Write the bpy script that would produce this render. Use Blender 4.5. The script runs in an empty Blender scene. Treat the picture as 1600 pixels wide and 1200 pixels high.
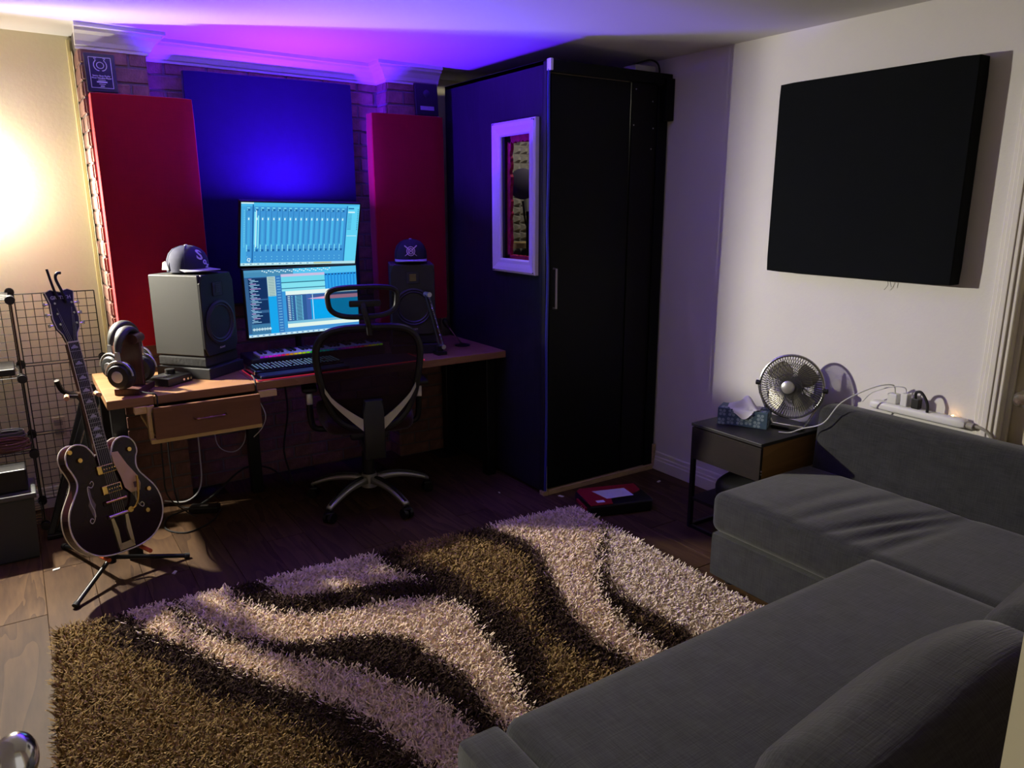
import bpy, bmesh, math, random
import numpy as np
from mathutils import Vector, Matrix
random.seed(7); rng = np.random.default_rng(7)
PI = math.pi
S = bpy.context.scene
COL = S.collection
# ---------------------------------------------------------------- camera
def cam_matrix(yaw, pitch, roll):
    f = Vector((math.sin(yaw)*math.cos(pitch), math.cos(yaw)*math.cos(pitch), -math.sin(pitch)))
    rt = Vector((math.cos(yaw), -math.sin(yaw), 0)); up = rt.cross(f)
    c, s = math.cos(roll), math.sin(roll)
    r2 = rt*c+up*s; u2 = up*c-rt*s
    return Matrix((r2, u2, -f)).transposed().to_4x4()
cd = bpy.data.cameras.new('camera'); cam = bpy.data.objects.new('camera', cd); COL.objects.link(cam)
cd.sensor_width = 36; cd.lens = 1162.25/1600*36; cd.clip_start = .02
cam.matrix_world = Matrix.Translation((0, 0, 1.6)) @ cam_matrix(math.radians(33.561), math.radians(13.558), math.radians(-.122))
S.camera = cam
# ---------------------------------------------------------------- world, lights, exposure
w = bpy.data.worlds.new('world'); S.world = w; w.use_nodes = True
w.node_tree.nodes['Background'].inputs[0].default_value = (1, .93, .85, 1)
w.node_tree.nodes['Background'].inputs[1].default_value = .5      # ambient fill added for the room, enters by the doorway
def point(name, loc, power, col, rad):
    l = bpy.data.lights.new(name, 'POINT'); l.energy = power; l.color = col; l.shadow_soft_size = rad
    o = bpy.data.objects.new(name, l); COL.objects.link(o); o.location = loc; return o
LAMP_XY = (-.17, 4.455, 1.72)
point('sconce_bulb_light', LAMP_XY, 540, (1, .935, .80), .035)
la = bpy.data.lights.new('led_bar_light', 'AREA'); la.shape = 'RECTANGLE'; la.size = .30; la.size_y = .02; la.energy = 82; la.color = (.085, .008, 1)
lo_ = bpy.data.objects.new('led_bar_light', la); COL.objects.link(lo_); LED = Vector((1.33, 4.11, 1.56)); lo_.location = LED
lo_.rotation_euler = (math.radians(180+16), 0, 0)        # faces up and back towards the blue panel
point('booth_light', (2.62, 3.62, 2.15), 10.0, (1, .92, .75), .03)
S.view_settings.view_transform = 'Standard'; S.view_settings.look = 'None'
S.view_settings.gamma = 1; S.view_settings.use_curve_mapping = False
S.view_settings.exposure = 0.0

# ---------------------------------------------------------------- materials
MATS = {}
def mat(name, col, rough=.6, metal=0, var=0, vscale=8, bump=0, bscale=60, emit=None, es=0, alpha=None, sheen=0, spec=None, rand=0, stretch=None):
    if name in MATS: return MATS[name]
    m = bpy.data.materials.new(name); m.use_nodes = True; MATS[name] = m
    nt = m.node_tree; N = nt.nodes; L = nt.links; b = N['Principled BSDF']
    b.inputs['Base Color'].default_value = (*col, 1); b.inputs['Roughness'].default_value = rough; b.inputs['Metallic'].default_value = metal
    if spec is not None: b.inputs['Specular IOR Level'].default_value = spec
    if sheen: b.inputs['Sheen Weight'].default_value = sheen
    tc = N.new('ShaderNodeTexCoord'); src = tc.outputs['Object']
    if stretch:
        mp = N.new('ShaderNodeMapping'); mp.inputs['Scale'].default_value = stretch; L.new(src, mp.inputs[0]); src = mp.outputs[0]
    if var or rand:
        n = N.new('ShaderNodeTexNoise'); n.inputs['Scale'].default_value = vscale; n.inputs['Detail'].default_value = 5; L.new(src, n.inputs['Vector'])
        hs = N.new('ShaderNodeHueSaturation'); hs.inputs['Color'].default_value = (*col, 1)
        mr = N.new('ShaderNodeMapRange'); mr.inputs['From Min'].default_value = .25; mr.inputs['From Max'].default_value = .75
        mr.inputs['To Min'].default_value = 1-var; mr.inputs['To Max'].default_value = 1+var; L.new(n.outputs[0], mr.inputs['Value'])
        out = mr.outputs[0]
        if rand:
            oi = N.new('ShaderNodeObjectInfo'); r2 = N.new('ShaderNodeMapRange'); r2.inputs['To Min'].default_value = 1-rand; r2.inputs['To Max'].default_value = 1+rand
            L.new(oi.outputs['Random'], r2.inputs['Value']); mu = N.new('ShaderNodeMath'); mu.operation = 'MULTIPLY'
            L.new(out, mu.inputs[0]); L.new(r2.outputs[0], mu.inputs[1]); out = mu.outputs[0]
        L.new(out, hs.inputs['Value']); L.new(hs.outputs[0], b.inputs['Base Color'])
    if bump:
        n2 = N.new('ShaderNodeTexNoise'); n2.inputs['Scale'].default_value = bscale; n2.inputs['Detail'].default_value = 4; L.new(src, n2.inputs['Vector'])
        bp = N.new('ShaderNodeBump'); bp.inputs['Strength'].default_value = bump; bp.inputs['Distance'].default_value = .004
        L.new(n2.outputs[0], bp.inputs['Height']); L.new(bp.outputs[0], b.inputs['Normal'])
    if emit: b.inputs['Emission Color'].default_value = (*emit, 1); b.inputs['Emission Strength'].default_value = es
    if alpha is not None: b.inputs['Alpha'].default_value = alpha
    return m
def wood(name, c1, c2, scale=6, rough=.45, axis='Y', rand=.15, dist=7, coat=0):
    if name in MATS: return MATS[name]
    m = bpy.data.materials.new(name); m.use_nodes = True; MATS[name] = m
    nt = m.node_tree; N = nt.nodes; L = nt.links; b = N['Principled BSDF']; b.inputs['Roughness'].default_value = rough
    b.inputs['Coat Weight'].default_value = coat; b.inputs['Specular IOR Level'].default_value = .25
    tc = N.new('ShaderNodeTexCoord'); oi = N.new('ShaderNodeObjectInfo')
    ad = N.new('ShaderNodeVectorMath'); ad.operation = 'MULTIPLY_ADD'
    cb = N.new('ShaderNodeCombineXYZ')
    for i in range(3): L.new(oi.outputs['Random'], cb.inputs[i])
    L.new(cb.outputs[0], ad.inputs[0]); ad.inputs[1].default_value = (13, 37, 7); L.new(tc.outputs['Object'], ad.inputs[2])
    mp = N.new('ShaderNodeMapping'); sc = {'X': (.12, 1, 1), 'Y': (1, .12, 1), 'Z': (1, 1, .12)}[axis]; mp.inputs['Scale'].default_value = sc
    L.new(ad.outputs[0], mp.inputs[0])
    n1 = N.new('ShaderNodeTexNoise'); n1.inputs['Scale'].default_value = scale; n1.inputs['Detail'].default_value = 3; n1.inputs['Distortion'].default_value = .6; L.new(mp.outputs[0], n1.inputs['Vector'])
    ms = N.new('ShaderNodeMath'); ms.operation = 'MULTIPLY'; ms.inputs[1].default_value = dist; L.new(n1.outputs[0], ms.inputs[0])
    fr = N.new('ShaderNodeMath'); fr.operation = 'FRACT'; L.new(ms.outputs[0], fr.inputs[0])
    n2 = N.new('ShaderNodeTexNoise'); n2.inputs['Scale'].default_value = scale*14; n2.inputs['Detail'].default_value = 4; L.new(mp.outputs[0], n2.inputs['Vector'])
    mx = N.new('ShaderNodeMath'); mx.operation = 'MULTIPLY_ADD'; mx.inputs[1].default_value = .5; L.new(fr.outputs[0], mx.inputs[0])
    hv = N.new('ShaderNodeMath'); hv.operation = 'MULTIPLY'; hv.inputs[1].default_value = .55; L.new(n2.outputs[0], hv.inputs[0]); L.new(hv.outputs[0], mx.inputs[2])
    cr = N.new('ShaderNodeMix'); cr.data_type = 'RGBA'; cr.inputs[6].default_value = (*c1, 1); cr.inputs[7].default_value = (*c2, 1); L.new(mx.outputs[0], cr.inputs[0])
    hs = N.new('ShaderNodeHueSaturation'); mr = N.new('ShaderNodeMapRange'); mr.inputs['To Min'].default_value = 1-rand; mr.inputs['To Max'].default_value = 1+rand
    L.new(oi.outputs['Random'], mr.inputs['Value']); L.new(mr.outputs[0], hs.inputs['Value']); L.new(cr.outputs[2], hs.inputs['Color']); L.new(hs.outputs[0], b.inputs['Base Color'])
    bp = N.new('ShaderNodeBump'); bp.inputs['Strength'].default_value = .12; bp.inputs['Distance'].default_value = .002; L.new(mx.outputs[0], bp.inputs['Height']); L.new(bp.outputs[0], b.inputs['Normal'])
    return m
def fabric(name, col, scale=420, var=.25, rough=.95, sheen=.15, bump=.5):
    """woven cloth: two crossed thread waves break up the colour"""
    if name in MATS: return MATS[name]
    m = mat(name, col, rough, sheen=sheen, spec=.15); nt = m.node_tree; N = nt.nodes; L = nt.links; b = N['Principled BSDF']
    tc = N.new('ShaderNodeTexCoord'); outs = []
    for sc in ((scale, scale*.06, scale*.06), (scale*.06, scale, scale*.06), (scale*.06, scale*.06, scale)):
        mp = N.new('ShaderNodeMapping'); mp.inputs['Scale'].default_value = sc; L.new(tc.outputs['Object'], mp.inputs[0])
        n = N.new('ShaderNodeTexNoise'); n.inputs['Scale'].default_value = 1; n.inputs['Detail'].default_value = 2; L.new(mp.outputs[0], n.inputs['Vector']); outs.append(n.outputs[0])
    a = N.new('ShaderNodeMath'); a.operation = 'ADD'; L.new(outs[0], a.inputs[0]); L.new(outs[1], a.inputs[1])
    a2 = N.new('ShaderNodeMath'); a2.operation = 'ADD'; L.new(a.outputs[0], a2.inputs[0]); L.new(outs[2], a2.inputs[1])
    mr = N.new('ShaderNodeMapRange'); mr.inputs['From Min'].default_value = 1.1; mr.inputs['From Max'].default_value = 1.9
    mr.inputs['To Min'].default_value = 1-var; mr.inputs['To Max'].default_value = 1+var; L.new(a2.outputs[0], mr.inputs['Value'])
    hs = N.new('ShaderNodeHueSaturation'); hs.inputs['Color'].default_value = (*col, 1); L.new(mr.outputs[0], hs.inputs['Value']); L.new(hs.outputs[0], b.inputs['Base Color'])
    bp = N.new('ShaderNodeBump'); bp.inputs['Strength'].default_value = bump; bp.inputs['Distance'].default_value = .001; L.new(a2.outputs[0], bp.inputs['Height']); L.new(bp.outputs[0], b.inputs['Normal'])
    return m
def vcol(name, strength=0, rough=.95):
    """colour attribute material, emissive when strength > 0 (screens)"""
    if name in MATS: return MATS[name]
    m = bpy.data.materials.new(name); m.use_nodes = True; MATS[name] = m
    N = m.node_tree.nodes; L = m.node_tree.links; b = N['Principled BSDF']; b.inputs['Roughness'].default_value = rough
    at = N.new('ShaderNodeVertexColor'); at.layer_name = 'Col'
    if strength:
        b.inputs['Base Color'].default_value = (.01, .01, .01, 1); L.new(at.outputs[0], b.inputs['Emission Color']); b.inputs['Emission Strength'].default_value = strength
    else: L.new(at.outputs[0], b.inputs['Base Color']); b.inputs['Specular IOR Level'].default_value = .1
    return m
def see_through(name, col, amount, rough=.6, spec=.5):
    if name in MATS: return MATS[name]
    m = mat(name, col, rough, spec=spec); N = m.node_tree.nodes; L = m.node_tree.links
    t = N.new('ShaderNodeBsdfTransparent'); mx = N.new('ShaderNodeMixShader'); mx.inputs[0].default_value = amount
    L.new(N['Principled BSDF'].outputs[0], mx.inputs[1]); L.new(t.outputs[0], mx.inputs[2]); L.new(mx.outputs[0], N['Material Output'].inputs[0])
    return m
black = mat('black_plastic', (.003, .003, .0035), .45, bump=.05, bscale=300)
blackm = mat('black_metal', (.008, .008, .009), .4, .3, bump=.04, bscale=200)
chrome = mat('chrome', (.75, .75, .76), .18, 1, var=.05)
silver = mat('silver_plastic', (.55, .56, .54), .32, .75, var=.05)
gold = mat('gold_metal', (.85, .55, .16), .22, 1, var=.06)
whitep = mat('white_plastic', (.75, .75, .73), .4, var=.03)
rubber = mat('rubber_black', (.012, .012, .012), .75, bump=.1, bscale=200)

# ---------------------------------------------------------------- mesh helpers
class MB:
    def __init__(self): self.bm = bmesh.new(); self.T = Matrix.Identity(4)
    def _x(self, verts): bmesh.ops.transform(self.bm, matrix=self.T, verts=verts); return self
    def box(self, lo, hi, bev=0, M=None, seg=2):
        lo = Vector(lo); hi = Vector(hi)
        g = bmesh.ops.create_cube(self.bm, size=1)['verts']
        d = hi-lo; c = (lo+hi)/2
        bmesh.ops.transform(self.bm, matrix=Matrix.Translation(c) @ Matrix.Diagonal((abs(d.x), abs(d.y), abs(d.z), 1)), verts=g)
        if bev:
            ed = list({e for v in g for e in v.link_edges})
            r = bmesh.ops.bevel(self.bm, geom=ed, offset=bev, segments=seg, affect='EDGES', profile=.5)
            g = list({v for v in r['verts']} | {v for v in g if v.is_valid})
        if M is not None: bmesh.ops.transform(self.bm, matrix=M, verts=g)
        return self._x(g)
    def cyl(self, p0, p1, r0, r1=None, seg=16, cap=True):
        p0 = Vector(p0); p1 = Vector(p1); r1 = r0 if r1 is None else r1; d = p1-p0
        g = bmesh.ops.create_cone(self.bm, cap_ends=cap, segments=seg, radius1=r0, radius2=r1, depth=d.length)['verts']
        M = Matrix.Translation((p0+p1)/2) @ d.to_track_quat('Z', 'Y').to_matrix().to_4x4()
        bmesh.ops.transform(self.bm, matrix=M, verts=g); return self._x(g)
    def tube(self, pts, r, seg=8, closed=False):
        pts = [Vector(p) for p in pts]; n = len(pts); rings = []; vs = []
        up = Vector((0, 0, 1)); prev = None
        for i, p in enumerate(pts):
            a = pts[(i-1) % n] if (i or closed) else p; b = pts[(i+1) % n] if (i < n-1 or closed) else p
            t = (b-a).normalized()
            if prev is None: x = t.cross(up) if abs(t.z) < .95 else t.cross(Vector((1, 0, 0)))
            else: x = prev-t*prev.dot(t)
            x.normalize(); prev = x; y = t.cross(x); rr = r[i] if isinstance(r, (list, tuple)) else r
            ring = [self.bm.verts.new(p+(x*math.cos(2*PI*k/seg)+y*math.sin(2*PI*k/seg))*rr) for k in range(seg)]
            rings.append(ring); vs += ring
        for i in range(n if closed else n-1):
            A, B = rings[i], rings[(i+1) % n]
            for k in range(seg): self.bm.faces.new((A[k], A[(k+1) % seg], B[(k+1) % seg], B[k]))
        if not closed: self.bm.faces.new(rings[0][::-1]); self.bm.faces.new(rings[-1])
        return self._x(vs)
    def lathe(self, prof, seg=32, M=None, sweep=2*PI):
        rings = []; vs = []
        for (r, z) in prof:
            ring = [self.bm.verts.new((max(r, 1e-5)*math.cos(sweep*k/seg), max(r, 1e-5)*math.sin(sweep*k/seg), z)) for k in range(seg)]
            rings.append(ring); vs += ring
        for A, B in zip(rings, rings[1:]):
            for k in range(seg): self.bm.faces.new((A[k], A[(k+1) % seg], B[(k+1) % seg], B[k]))
        bmesh.ops.remove_doubles(self.bm, verts=vs, dist=3e-5); vs = [v for v in vs if v.is_valid]
        if M is not None: bmesh.ops.transform(self.bm, matrix=M, verts=vs)
        return self._x(vs)
    def prism(self, poly, z0, z1, M=None, bev=0):
        """2D outline extruded along local z"""
        a = [self.bm.verts.new((x, y, z0)) for x, y in poly]; b = [self.bm.verts.new((x, y, z1)) for x, y in poly]; n = len(poly)
        fs = [self.bm.faces.new(a[::-1]), self.bm.faces.new(b)]
        for i in range(n): fs.append(self.bm.faces.new((a[i], a[(i+1) % n], b[(i+1) % n], b[i])))
        vs = a+b
        if bev:
            ed = [e for f in fs[:2] for e in f.edges]
            r = bmesh.ops.bevel(self.bm, geom=ed, offset=bev, segments=2, affect='EDGES', profile=.5); vs = list({v for v in r['verts']} | {v for v in vs if v.is_valid})
        if M is not None: bmesh.ops.transform(self.bm, matrix=M, verts=vs)
        return self._x(vs)
    def quad(self, pts):
        v = [self.bm.verts.new(p) for p in pts]; self.bm.faces.new(v); return self._x(v)
    def rbox(self, lo, hi, r, n=(10, 10, 6), f=None):
        """rounded soft block, dense enough to be deformed by f(p)"""
        lo = Vector(lo); hi = Vector(hi); vs = []
        def grid(ax, side):
            o = [i for i in range(3) if i != ax]; G = []
            for i in range(n[o[0]]+1):
                row = []
                for j in range(n[o[1]]+1):
                    q = [0, 0, 0]; q[ax] = (lo, hi)[side][ax]
                    q[o[0]] = lo[o[0]]+(hi[o[0]]-lo[o[0]])*i/n[o[0]]; q[o[1]] = lo[o[1]]+(hi[o[1]]-lo[o[1]])*j/n[o[1]]
                    c = Vector([min(max(q[k], lo[k]+r), hi[k]-r) for k in range(3)]); d = Vector(q)-c
                    p = c+d.normalized()*r if d.length > 1e-9 else Vector(q)
                    row.append(self.bm.verts.new(p)); vs.append(row[-1])
                G.append(row)
            for i in range(n[o[0]]):
                for j in range(n[o[1]]):
                    fc = (G[i][j], G[i+1][j], G[i+1][j+1], G[i][j+1]); flip = (ax == 1) ^ (side == 0)
                    self.bm.faces.new(fc[::-1] if flip else fc)
        for ax in range(3):
            for s in (0, 1): grid(ax, s)
        bmesh.ops.remove_doubles(self.bm, verts=vs, dist=1e-5); vs = [v for v in vs if v.is_valid]
        if f:
            for v in vs: v.co = Vector(f(v.co))
        return self._x(vs)
    def obj(self, name, m, parent=None, smooth=False, label=None, kind=None):
        if smooth:
            for f in self.bm.faces: f.smooth = True
            for e in self.bm.edges:
                if len(e.link_faces) == 2 and e.calc_face_angle(0) > .7: e.smooth = False
        bmesh.ops.recalc_face_normals(self.bm, faces=self.bm.faces[:])
        me = bpy.data.meshes.new(name); self.bm.to_mesh(me); self.bm.free()
        return link(name, me, m, parent, label, kind)
def link(name, me, m, parent=None, label=None, kind=None):
    o = bpy.data.objects.new(name, me); COL.objects.link(o)
    if m and not me.materials: me.materials.append(m)
    if parent: o.parent = parent
    if label: o['label'] = label
    if kind: o['kind'] = kind
    return o
def tag(o, label, cat, group=None):
    o['label'] = label; o['category'] = cat
    if group: o['group'] = group
    return o
def thing(name, label, cat, loc=(0, 0, 0), rot=(0, 0, 0), group=None, M=None):
    o = bpy.data.objects.new(name, None); COL.objects.link(o); o.empty_display_size = .1
    if M is not None: o.matrix_world = M
    else: o.location = loc; o.rotation_euler = rot
    return tag(o, label, cat, group)
def struct(o): o['kind'] = 'structure'; return o
def frame(o, x, z):
    """matrix: origin o, local x axis, local z axis"""
    z = Vector(z).normalized(); x = Vector(x); x = (x-z*x.dot(z)).normalized(); y = z.cross(x)
    M = Matrix((x, y, z)).transposed().to_4x4(); M.translation = o; return M
def bez(p, n=24):
    """smooth curve through points (Catmull-Rom)"""
    p = [Vector(q) for q in p]; out = []; P = [p[0]]+p+[p[-1]]
    per = max(2, n//max(1, len(p)-1))
    for i in range(1, len(P)-2):
        for k in range(per):
            t = k/per; a, b, c, d = P[i-1], P[i], P[i+1], P[i+2]
            out.append(.5*((2*b)+(c-a)*t+(2*a-5*b+4*c-d)*t*t+(3*b-a-3*c+d)*t**3))
    return out+[p[-1]]
def text(name, body, size, m, parent, M, wrap=None, extr=.0006, align='CENTER', bold=0):
    cu = bpy.data.curves.new(name, 'FONT'); cu.body = body; cu.size = size; cu.align_x = align; cu.align_y = 'CENTER'; cu.extrude = extr; cu.resolution_u = 3; cu.offset = bold
    t = bpy.data.objects.new(name, cu); COL.objects.link(t)
    me = bpy.data.meshes.new_from_object(t.evaluated_get(bpy.context.evaluated_depsgraph_get())); bpy.data.objects.remove(t); me.name = name
    me.materials.clear()
    for v in me.vertices:
        p = M @ v.co; v.co = wrap(p) if wrap else p
    return link(name, me, m, parent)
def dup(src, parent, M=None):
    c = src.copy(); COL.objects.link(c); c.parent = parent
    if M is not None: c.matrix_local = M
    return c

# ================================================================ THE ROOM
XR, YB, YP, YRC = 3.17, 4.56, 4.25, 4.40       # right wall, plaster back wall, brick piers, brick recess
def ceil_z(x): return 2.423-.0125*x
wallp = mat('wall_paint_white', (.72, .70, .67), .75, var=.03, vscale=3, bump=.12, bscale=90)
creamp = mat('wall_plaster_cream', (.72, .66, .46), .8, var=.05, vscale=2.5, bump=.2, bscale=50)
ceilp = mat('ceiling_paint', (.70, .68, .66), .85, var=.02, vscale=2, bump=.08, bscale=70)
trimp = mat('trim_paint', (.74, .71, .64), .45, var=.03)
b = MB(); b.box((-3.4, -.9, -.06), (XR+.15, YB+.2, -.0125)); floor = struct(b.obj('floor', mat('subfloor', (.02, .014, .01), .9, var=.1)))
pw = wood('floor_plank_wood', (.026, .012, .007), (.10, .056, .027), scale=5.5, rough=.6, axis='Y', rand=.14, dist=9); pw.node_tree.nodes['Principled BSDF'].inputs['Specular IOR Level'].default_value = .12
b = MB(); b.box((-.0918, -.5985, -.012), (.0918, .5985, 0), .0012, seg=1); pme = None
xs = -1.36; i = 0
p0 = b.obj('plank', pw, floor); pme = p0.data; first = True
x = -.162-.185*6
while x < XR:
    off = (i*.43) % 1.2; y = -1.1+off
    while y < YB:
        if y+.6 > -.9 and y-.6 < YB+.1:
            o = p0 if first else link('plank', pme, pw, floor); first = False
            o.location = (x, y, 0)
        y += 1.2
    x += .185; i += 1
b = MB()
v = [(-3.4, -.9), (XR+.15, -.9), (XR+.15, YB+.2), (-3.4, YB+.2)]
b.quad([(px, py, ceil_z(px)) for px, py in v]); b.quad([(px, py, ceil_z(px)+.1) for px, py in v])
struct(b.obj('ceiling', ceilp))
# right wall with a door opening near the camera
D0, D1 = .46, 1.30
b = MB(); b.box((XR, D1, 0), (XR+.12, YB+.1, 2.44)); b.box((XR, -.9, 0), (XR+.12, D0, 2.44)); b.box((XR, D0, 2.03), (XR+.12, D1, 2.44))
struct(b.obj('wall_right', wallp))
b = MB()                                                   # casing, stepped profile
for y0, y1, x0 in ((D1-.012, D1+.075, .018), (D1+.004, D1+.058, .026), (D1+.02, D1+.042, .031)): b.box((XR-x0, y0, 0), (XR, y1, 2.10), .003)
for y0, y1, x0 in ((D0-.075, D0+.012, .018),): b.box((XR-x0, y0, 0), (XR, y1, 2.10), .003)
b.box((XR-.018, D0-.075, 2.03), (XR, D1+.075, 2.105), .003)
for y0, y1 in ((D1-.012, D1), (D0, D0+.012)): b.box((XR, y0, 0), (XR+.12, y1, 2.03))
b.box((XR+.03, D1-.028, 0), (XR+.05, D1-.012, 2.03))
struct(b.obj('trim_1', trimp))
door = struct(thing('door_1', 'cream panel door set in the right wall', 'door')); del door['category']; del door['label']
doorp = mat('door_paint_cream', (.66, .60, .42), .5, var=.03)
b = MB(); b.box((XR+.055, D0+.014, .008), (XR+.095, D1-.014, 2.02), .002); b.obj('door_leaf', doorp, door)
b = MB(); K = Matrix.Translation((XR+.055, D1-.075, .865)) @ Matrix.Rotation(-PI/2, 4, 'Y')
b.lathe([(.0, .0), (.033, 0), (.033, .008), (.012, .014), (.011, .035), (.026, .045), (.03, .06), (.022, .072), (0, .075)], 24, K); b.obj('door_knob', chrome, door, True)
# plaster back wall, left wall, front wall with the doorway the camera stands in
b = MB(); b.box((-3.4, YB, 0), (XR+.12, YB+.1, 2.47)); struct(b.obj('wall_back', creamp))
b = MB(); b.box((-3.5, -.9, 0), (-3.4, YB+.1, 2.47)); struct(b.obj('wall_left', mat('wall_bounce_cut', (.16, .11, .08), .8, var=.05)))  # unseen walls, dark colour chosen to cut bounce light
b = MB(); b.box((-3.4, .10, 0), (-.24, .22, 2.47)); b.box((.70, .10, 0), (XR, .22, 2.46)); b.box((-.24, .10, 2.06), (.70, .22, 2.46)); struct(b.obj('wall_front', mat('wall_bounce_cut', (.16, .11, .08), .8)))
b = MB(); b.box((.668, .08, 0), (.70, .228, 2.06)); b.box((-.24, .08, 0), (-.215, .228, 2.06)); b.box((-.24, .08, 2.03), (.70, .228, 2.06)); struct(b.obj('trim_2', mat('door_jamb_paint', (.72, .66, .45), .5, var=.03)))
dl = struct(thing('door_2', 'x', 'door')); del dl['category']; del dl['label']
b = MB(); b.box((-.162, .23, .01), (-.122, .98, 2.02), .002); b.obj('door_leaf', doorp, dl)
b = MB(); b.lathe([(0, 0), (.032, 0), (.032, .008), (.012, .014), (.011, .032)]+[(.011+.018*math.sin(PI*k/24) if k < 12 else .029*math.sin(PI*k/24), .053-.021*math.cos(PI*k/24)) for k in range(1, 25)], 36, Matrix.Translation((-.122, .905, .995)) @ Matrix.Rotation(PI/2, 4, 'Y')); b.obj('door_knob', chrome, dl, True)
# baseboards
def baseboard(name, a, bb, n):
    """profile extruded from a to bb, n = direction into the room"""
    prof = [(0, 0), (.016, 0), (.016, .062), (.012, .068), (.012, .082), (.008, .088), (.007, .108), (.003, .115), (0, .115)]
    m = MB(); d = Vector(bb)-Vector(a); M = frame(a, n, d.normalized()); L = d.length
    m.prism([(p, q) for p, q in prof], 0, L, M @ Matrix(((1, 0, 0, 0), (0, 1, 0, 0), (0, 0, 1, 0), (0, 0, 0, 1))))
    return m.obj(name, trimp)
def bb_world(name, axis, c, a0, a1, sgn):
    prof = [(0, 0), (.016, 0), (.016, .062), (.012, .068), (.012, .082), (.008, .088), (.007, .108), (.003, .115), (0, .115)]
    m = MB(); A = []
    for t in (a0, a1): A.append([m.bm.verts.new(((c+sgn*p, t, z) if axis == 'Y' else (t, c+sgn*p, z))) for p, z in prof])
    n = len(prof)
    for k in range(n): m.bm.faces.new((A[0][k], A[0][(k+1) % n], A[1][(k+1) % n], A[1][k]))
    m.bm.faces.new(A[0]); m.bm.faces.new(A[1][::-1]); return struct(m.obj(name, trimp))
bb_world('baseboard_right', 'Y', XR, D1+.076, 3.175, -1)
bb_world('baseboard_back', 'X', YB, -3.4, .36, -1)
# brick piers and recess
mortar = mat('mortar', (.15, .12, .11), .95, var=.2, bump=.4, bscale=120)
brickm = mat('brick_clay', (.21, .105, .078), .9, var=.28, vscale=22, bump=.9, bscale=70, rand=.18)
b = MB(); b.box((-.1, -.01, -.0325), (.1, .05, .0325), .004, seg=1); bme = b.bm; me_brick = bpy.data.meshes.new('brick'); bme.to_mesh(me_brick); bme.free(); me_brick.materials.append(brickm)
def bricks(parent, o, u, n, length, z0=.0, z1=2.35, ph=0):
    """courses of bricks from o along u, proud along n"""
    o = Vector(o); u = Vector(u); n = Vector(n); k = 0; z = z0
    while z+.065 <= z1:
        t = -(.105 if (k+ph) % 2 else 0.)
        while t < length-.02:
            a = max(t, 0); e = min(t+.2, length)
            if e-a > .03:
                q = link('brick', me_brick, None, parent); c = o+u*((a+e)/2)+Vector((0, 0, z+.0375))+n*(random.uniform(-.006, -.001))
                q.matrix_local = Matrix((u*((e-a)/.2), -n, Vector((0, 0, 1)))).transposed().to_4x4(); q.location = c
            t += .21
        z += .075; k += 1
b = MB(); b.box((.388, YP, 0), (.673, YB, 2.43)); pl = struct(b.obj('wall_pier_left', mortar)); bricks(pl, (.388, YP, 0), (1, 0, 0), (0, -1, 0), .285); bricks(pl, (.388, YB-.06, 0), (0, -1, 0), (-1, 0, 0), .25, ph=1)
b = MB(); b.box((.673, YRC, 0), (1.95, YB, 2.43)); rc = struct(b.obj('wall_recess', mortar)); bricks(rc, (.673, YRC, 0), (1, 0, 0), (0, -1, 0), 1.277, ph=1)
b = MB(); b.box((1.95, YP, 0), (2.27, YB, 2.43)); pr_ = struct(b.obj('wall_pier_right', mortar)); bricks(pr_, (1.95, YP, 0), (1, 0, 0), (0, -1, 0), .32); bricks(pr_, (1.95, YRC, 0), (0, -1, 0), (-1, 0, 0), .15, ph=1)
# ragged plaster edge and corner bead where the plaster meets the pier
b = MB(); b.box((.362, YB-.022, 0), (.378, YB, 2.40), .003); b.obj('trim_3', mat('corner_bead_yellow', (.70, .60, .30), .6, var=.05))['kind'] = 'structure'
b = MB(); z = 0; prev = None
while z < 2.36:
    wd = random.uniform(.012, .045); a = (.379, YB-.03-wd, z); 
    if prev: b.bm.faces.new([b.bm.verts.new(q) for q in ((.379, YB-.02, prev[2]), prev, a, (.379, YB-.02, z))])
    prev = a; z += random.uniform(.012, .04)
b.obj('trim_4', mat('rough_plaster', (.72, .64, .42), .9, var=.15, bump=.6, bscale=60))['kind'] = 'structure'
# crown moulding: left pier, recess, right pier with its return
CP = [(0, 0), (.012, 0), (.012, .012), (.022, .016), (.03, .034), (.05, .06), (.068, .072), (.072, .084), (.085, .088), (.085, .105), (0, .105)]
def crown(name, path, up):
    """profile mitred along a horizontal path of (point, outward normal at that point)"""
    m = MB(); rings = []
    for (px, py), (nx, ny) in path:
        zt = ceil_z(px)-.105; rings.append([m.bm.verts.new((px+nx*p, py+ny*p, zt+z)) for p, z in CP])
    n = len(CP)
    for A, B in zip(rings, rings[1:]):
        for k in range(n): m.bm.faces.new((A[k], A[(k+1) % n], B[(k+1) % n], B[k]))
    m.bm.faces.new(rings[0]); m.bm.faces.new(rings[-1][::-1]); return struct(m.obj(name, mat('moulding_paint', (.72, .69, .66), .5, var=.02)))
crown('trim_5', [((.372, YP), (0, -1)), ((.673, YP), (1, -1)), ((.673, YRC-.0), (1, -1))], 0)
crown('trim_6', [((.673, YRC), (1, -1)), ((1.95, YRC), (-1, -1))], 0)
crown('trim_7', [((1.95, YRC), (-1, -1)), ((1.95, YP), (-1, -1)), ((2.275, YP), (0, -1))], 0)

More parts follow.
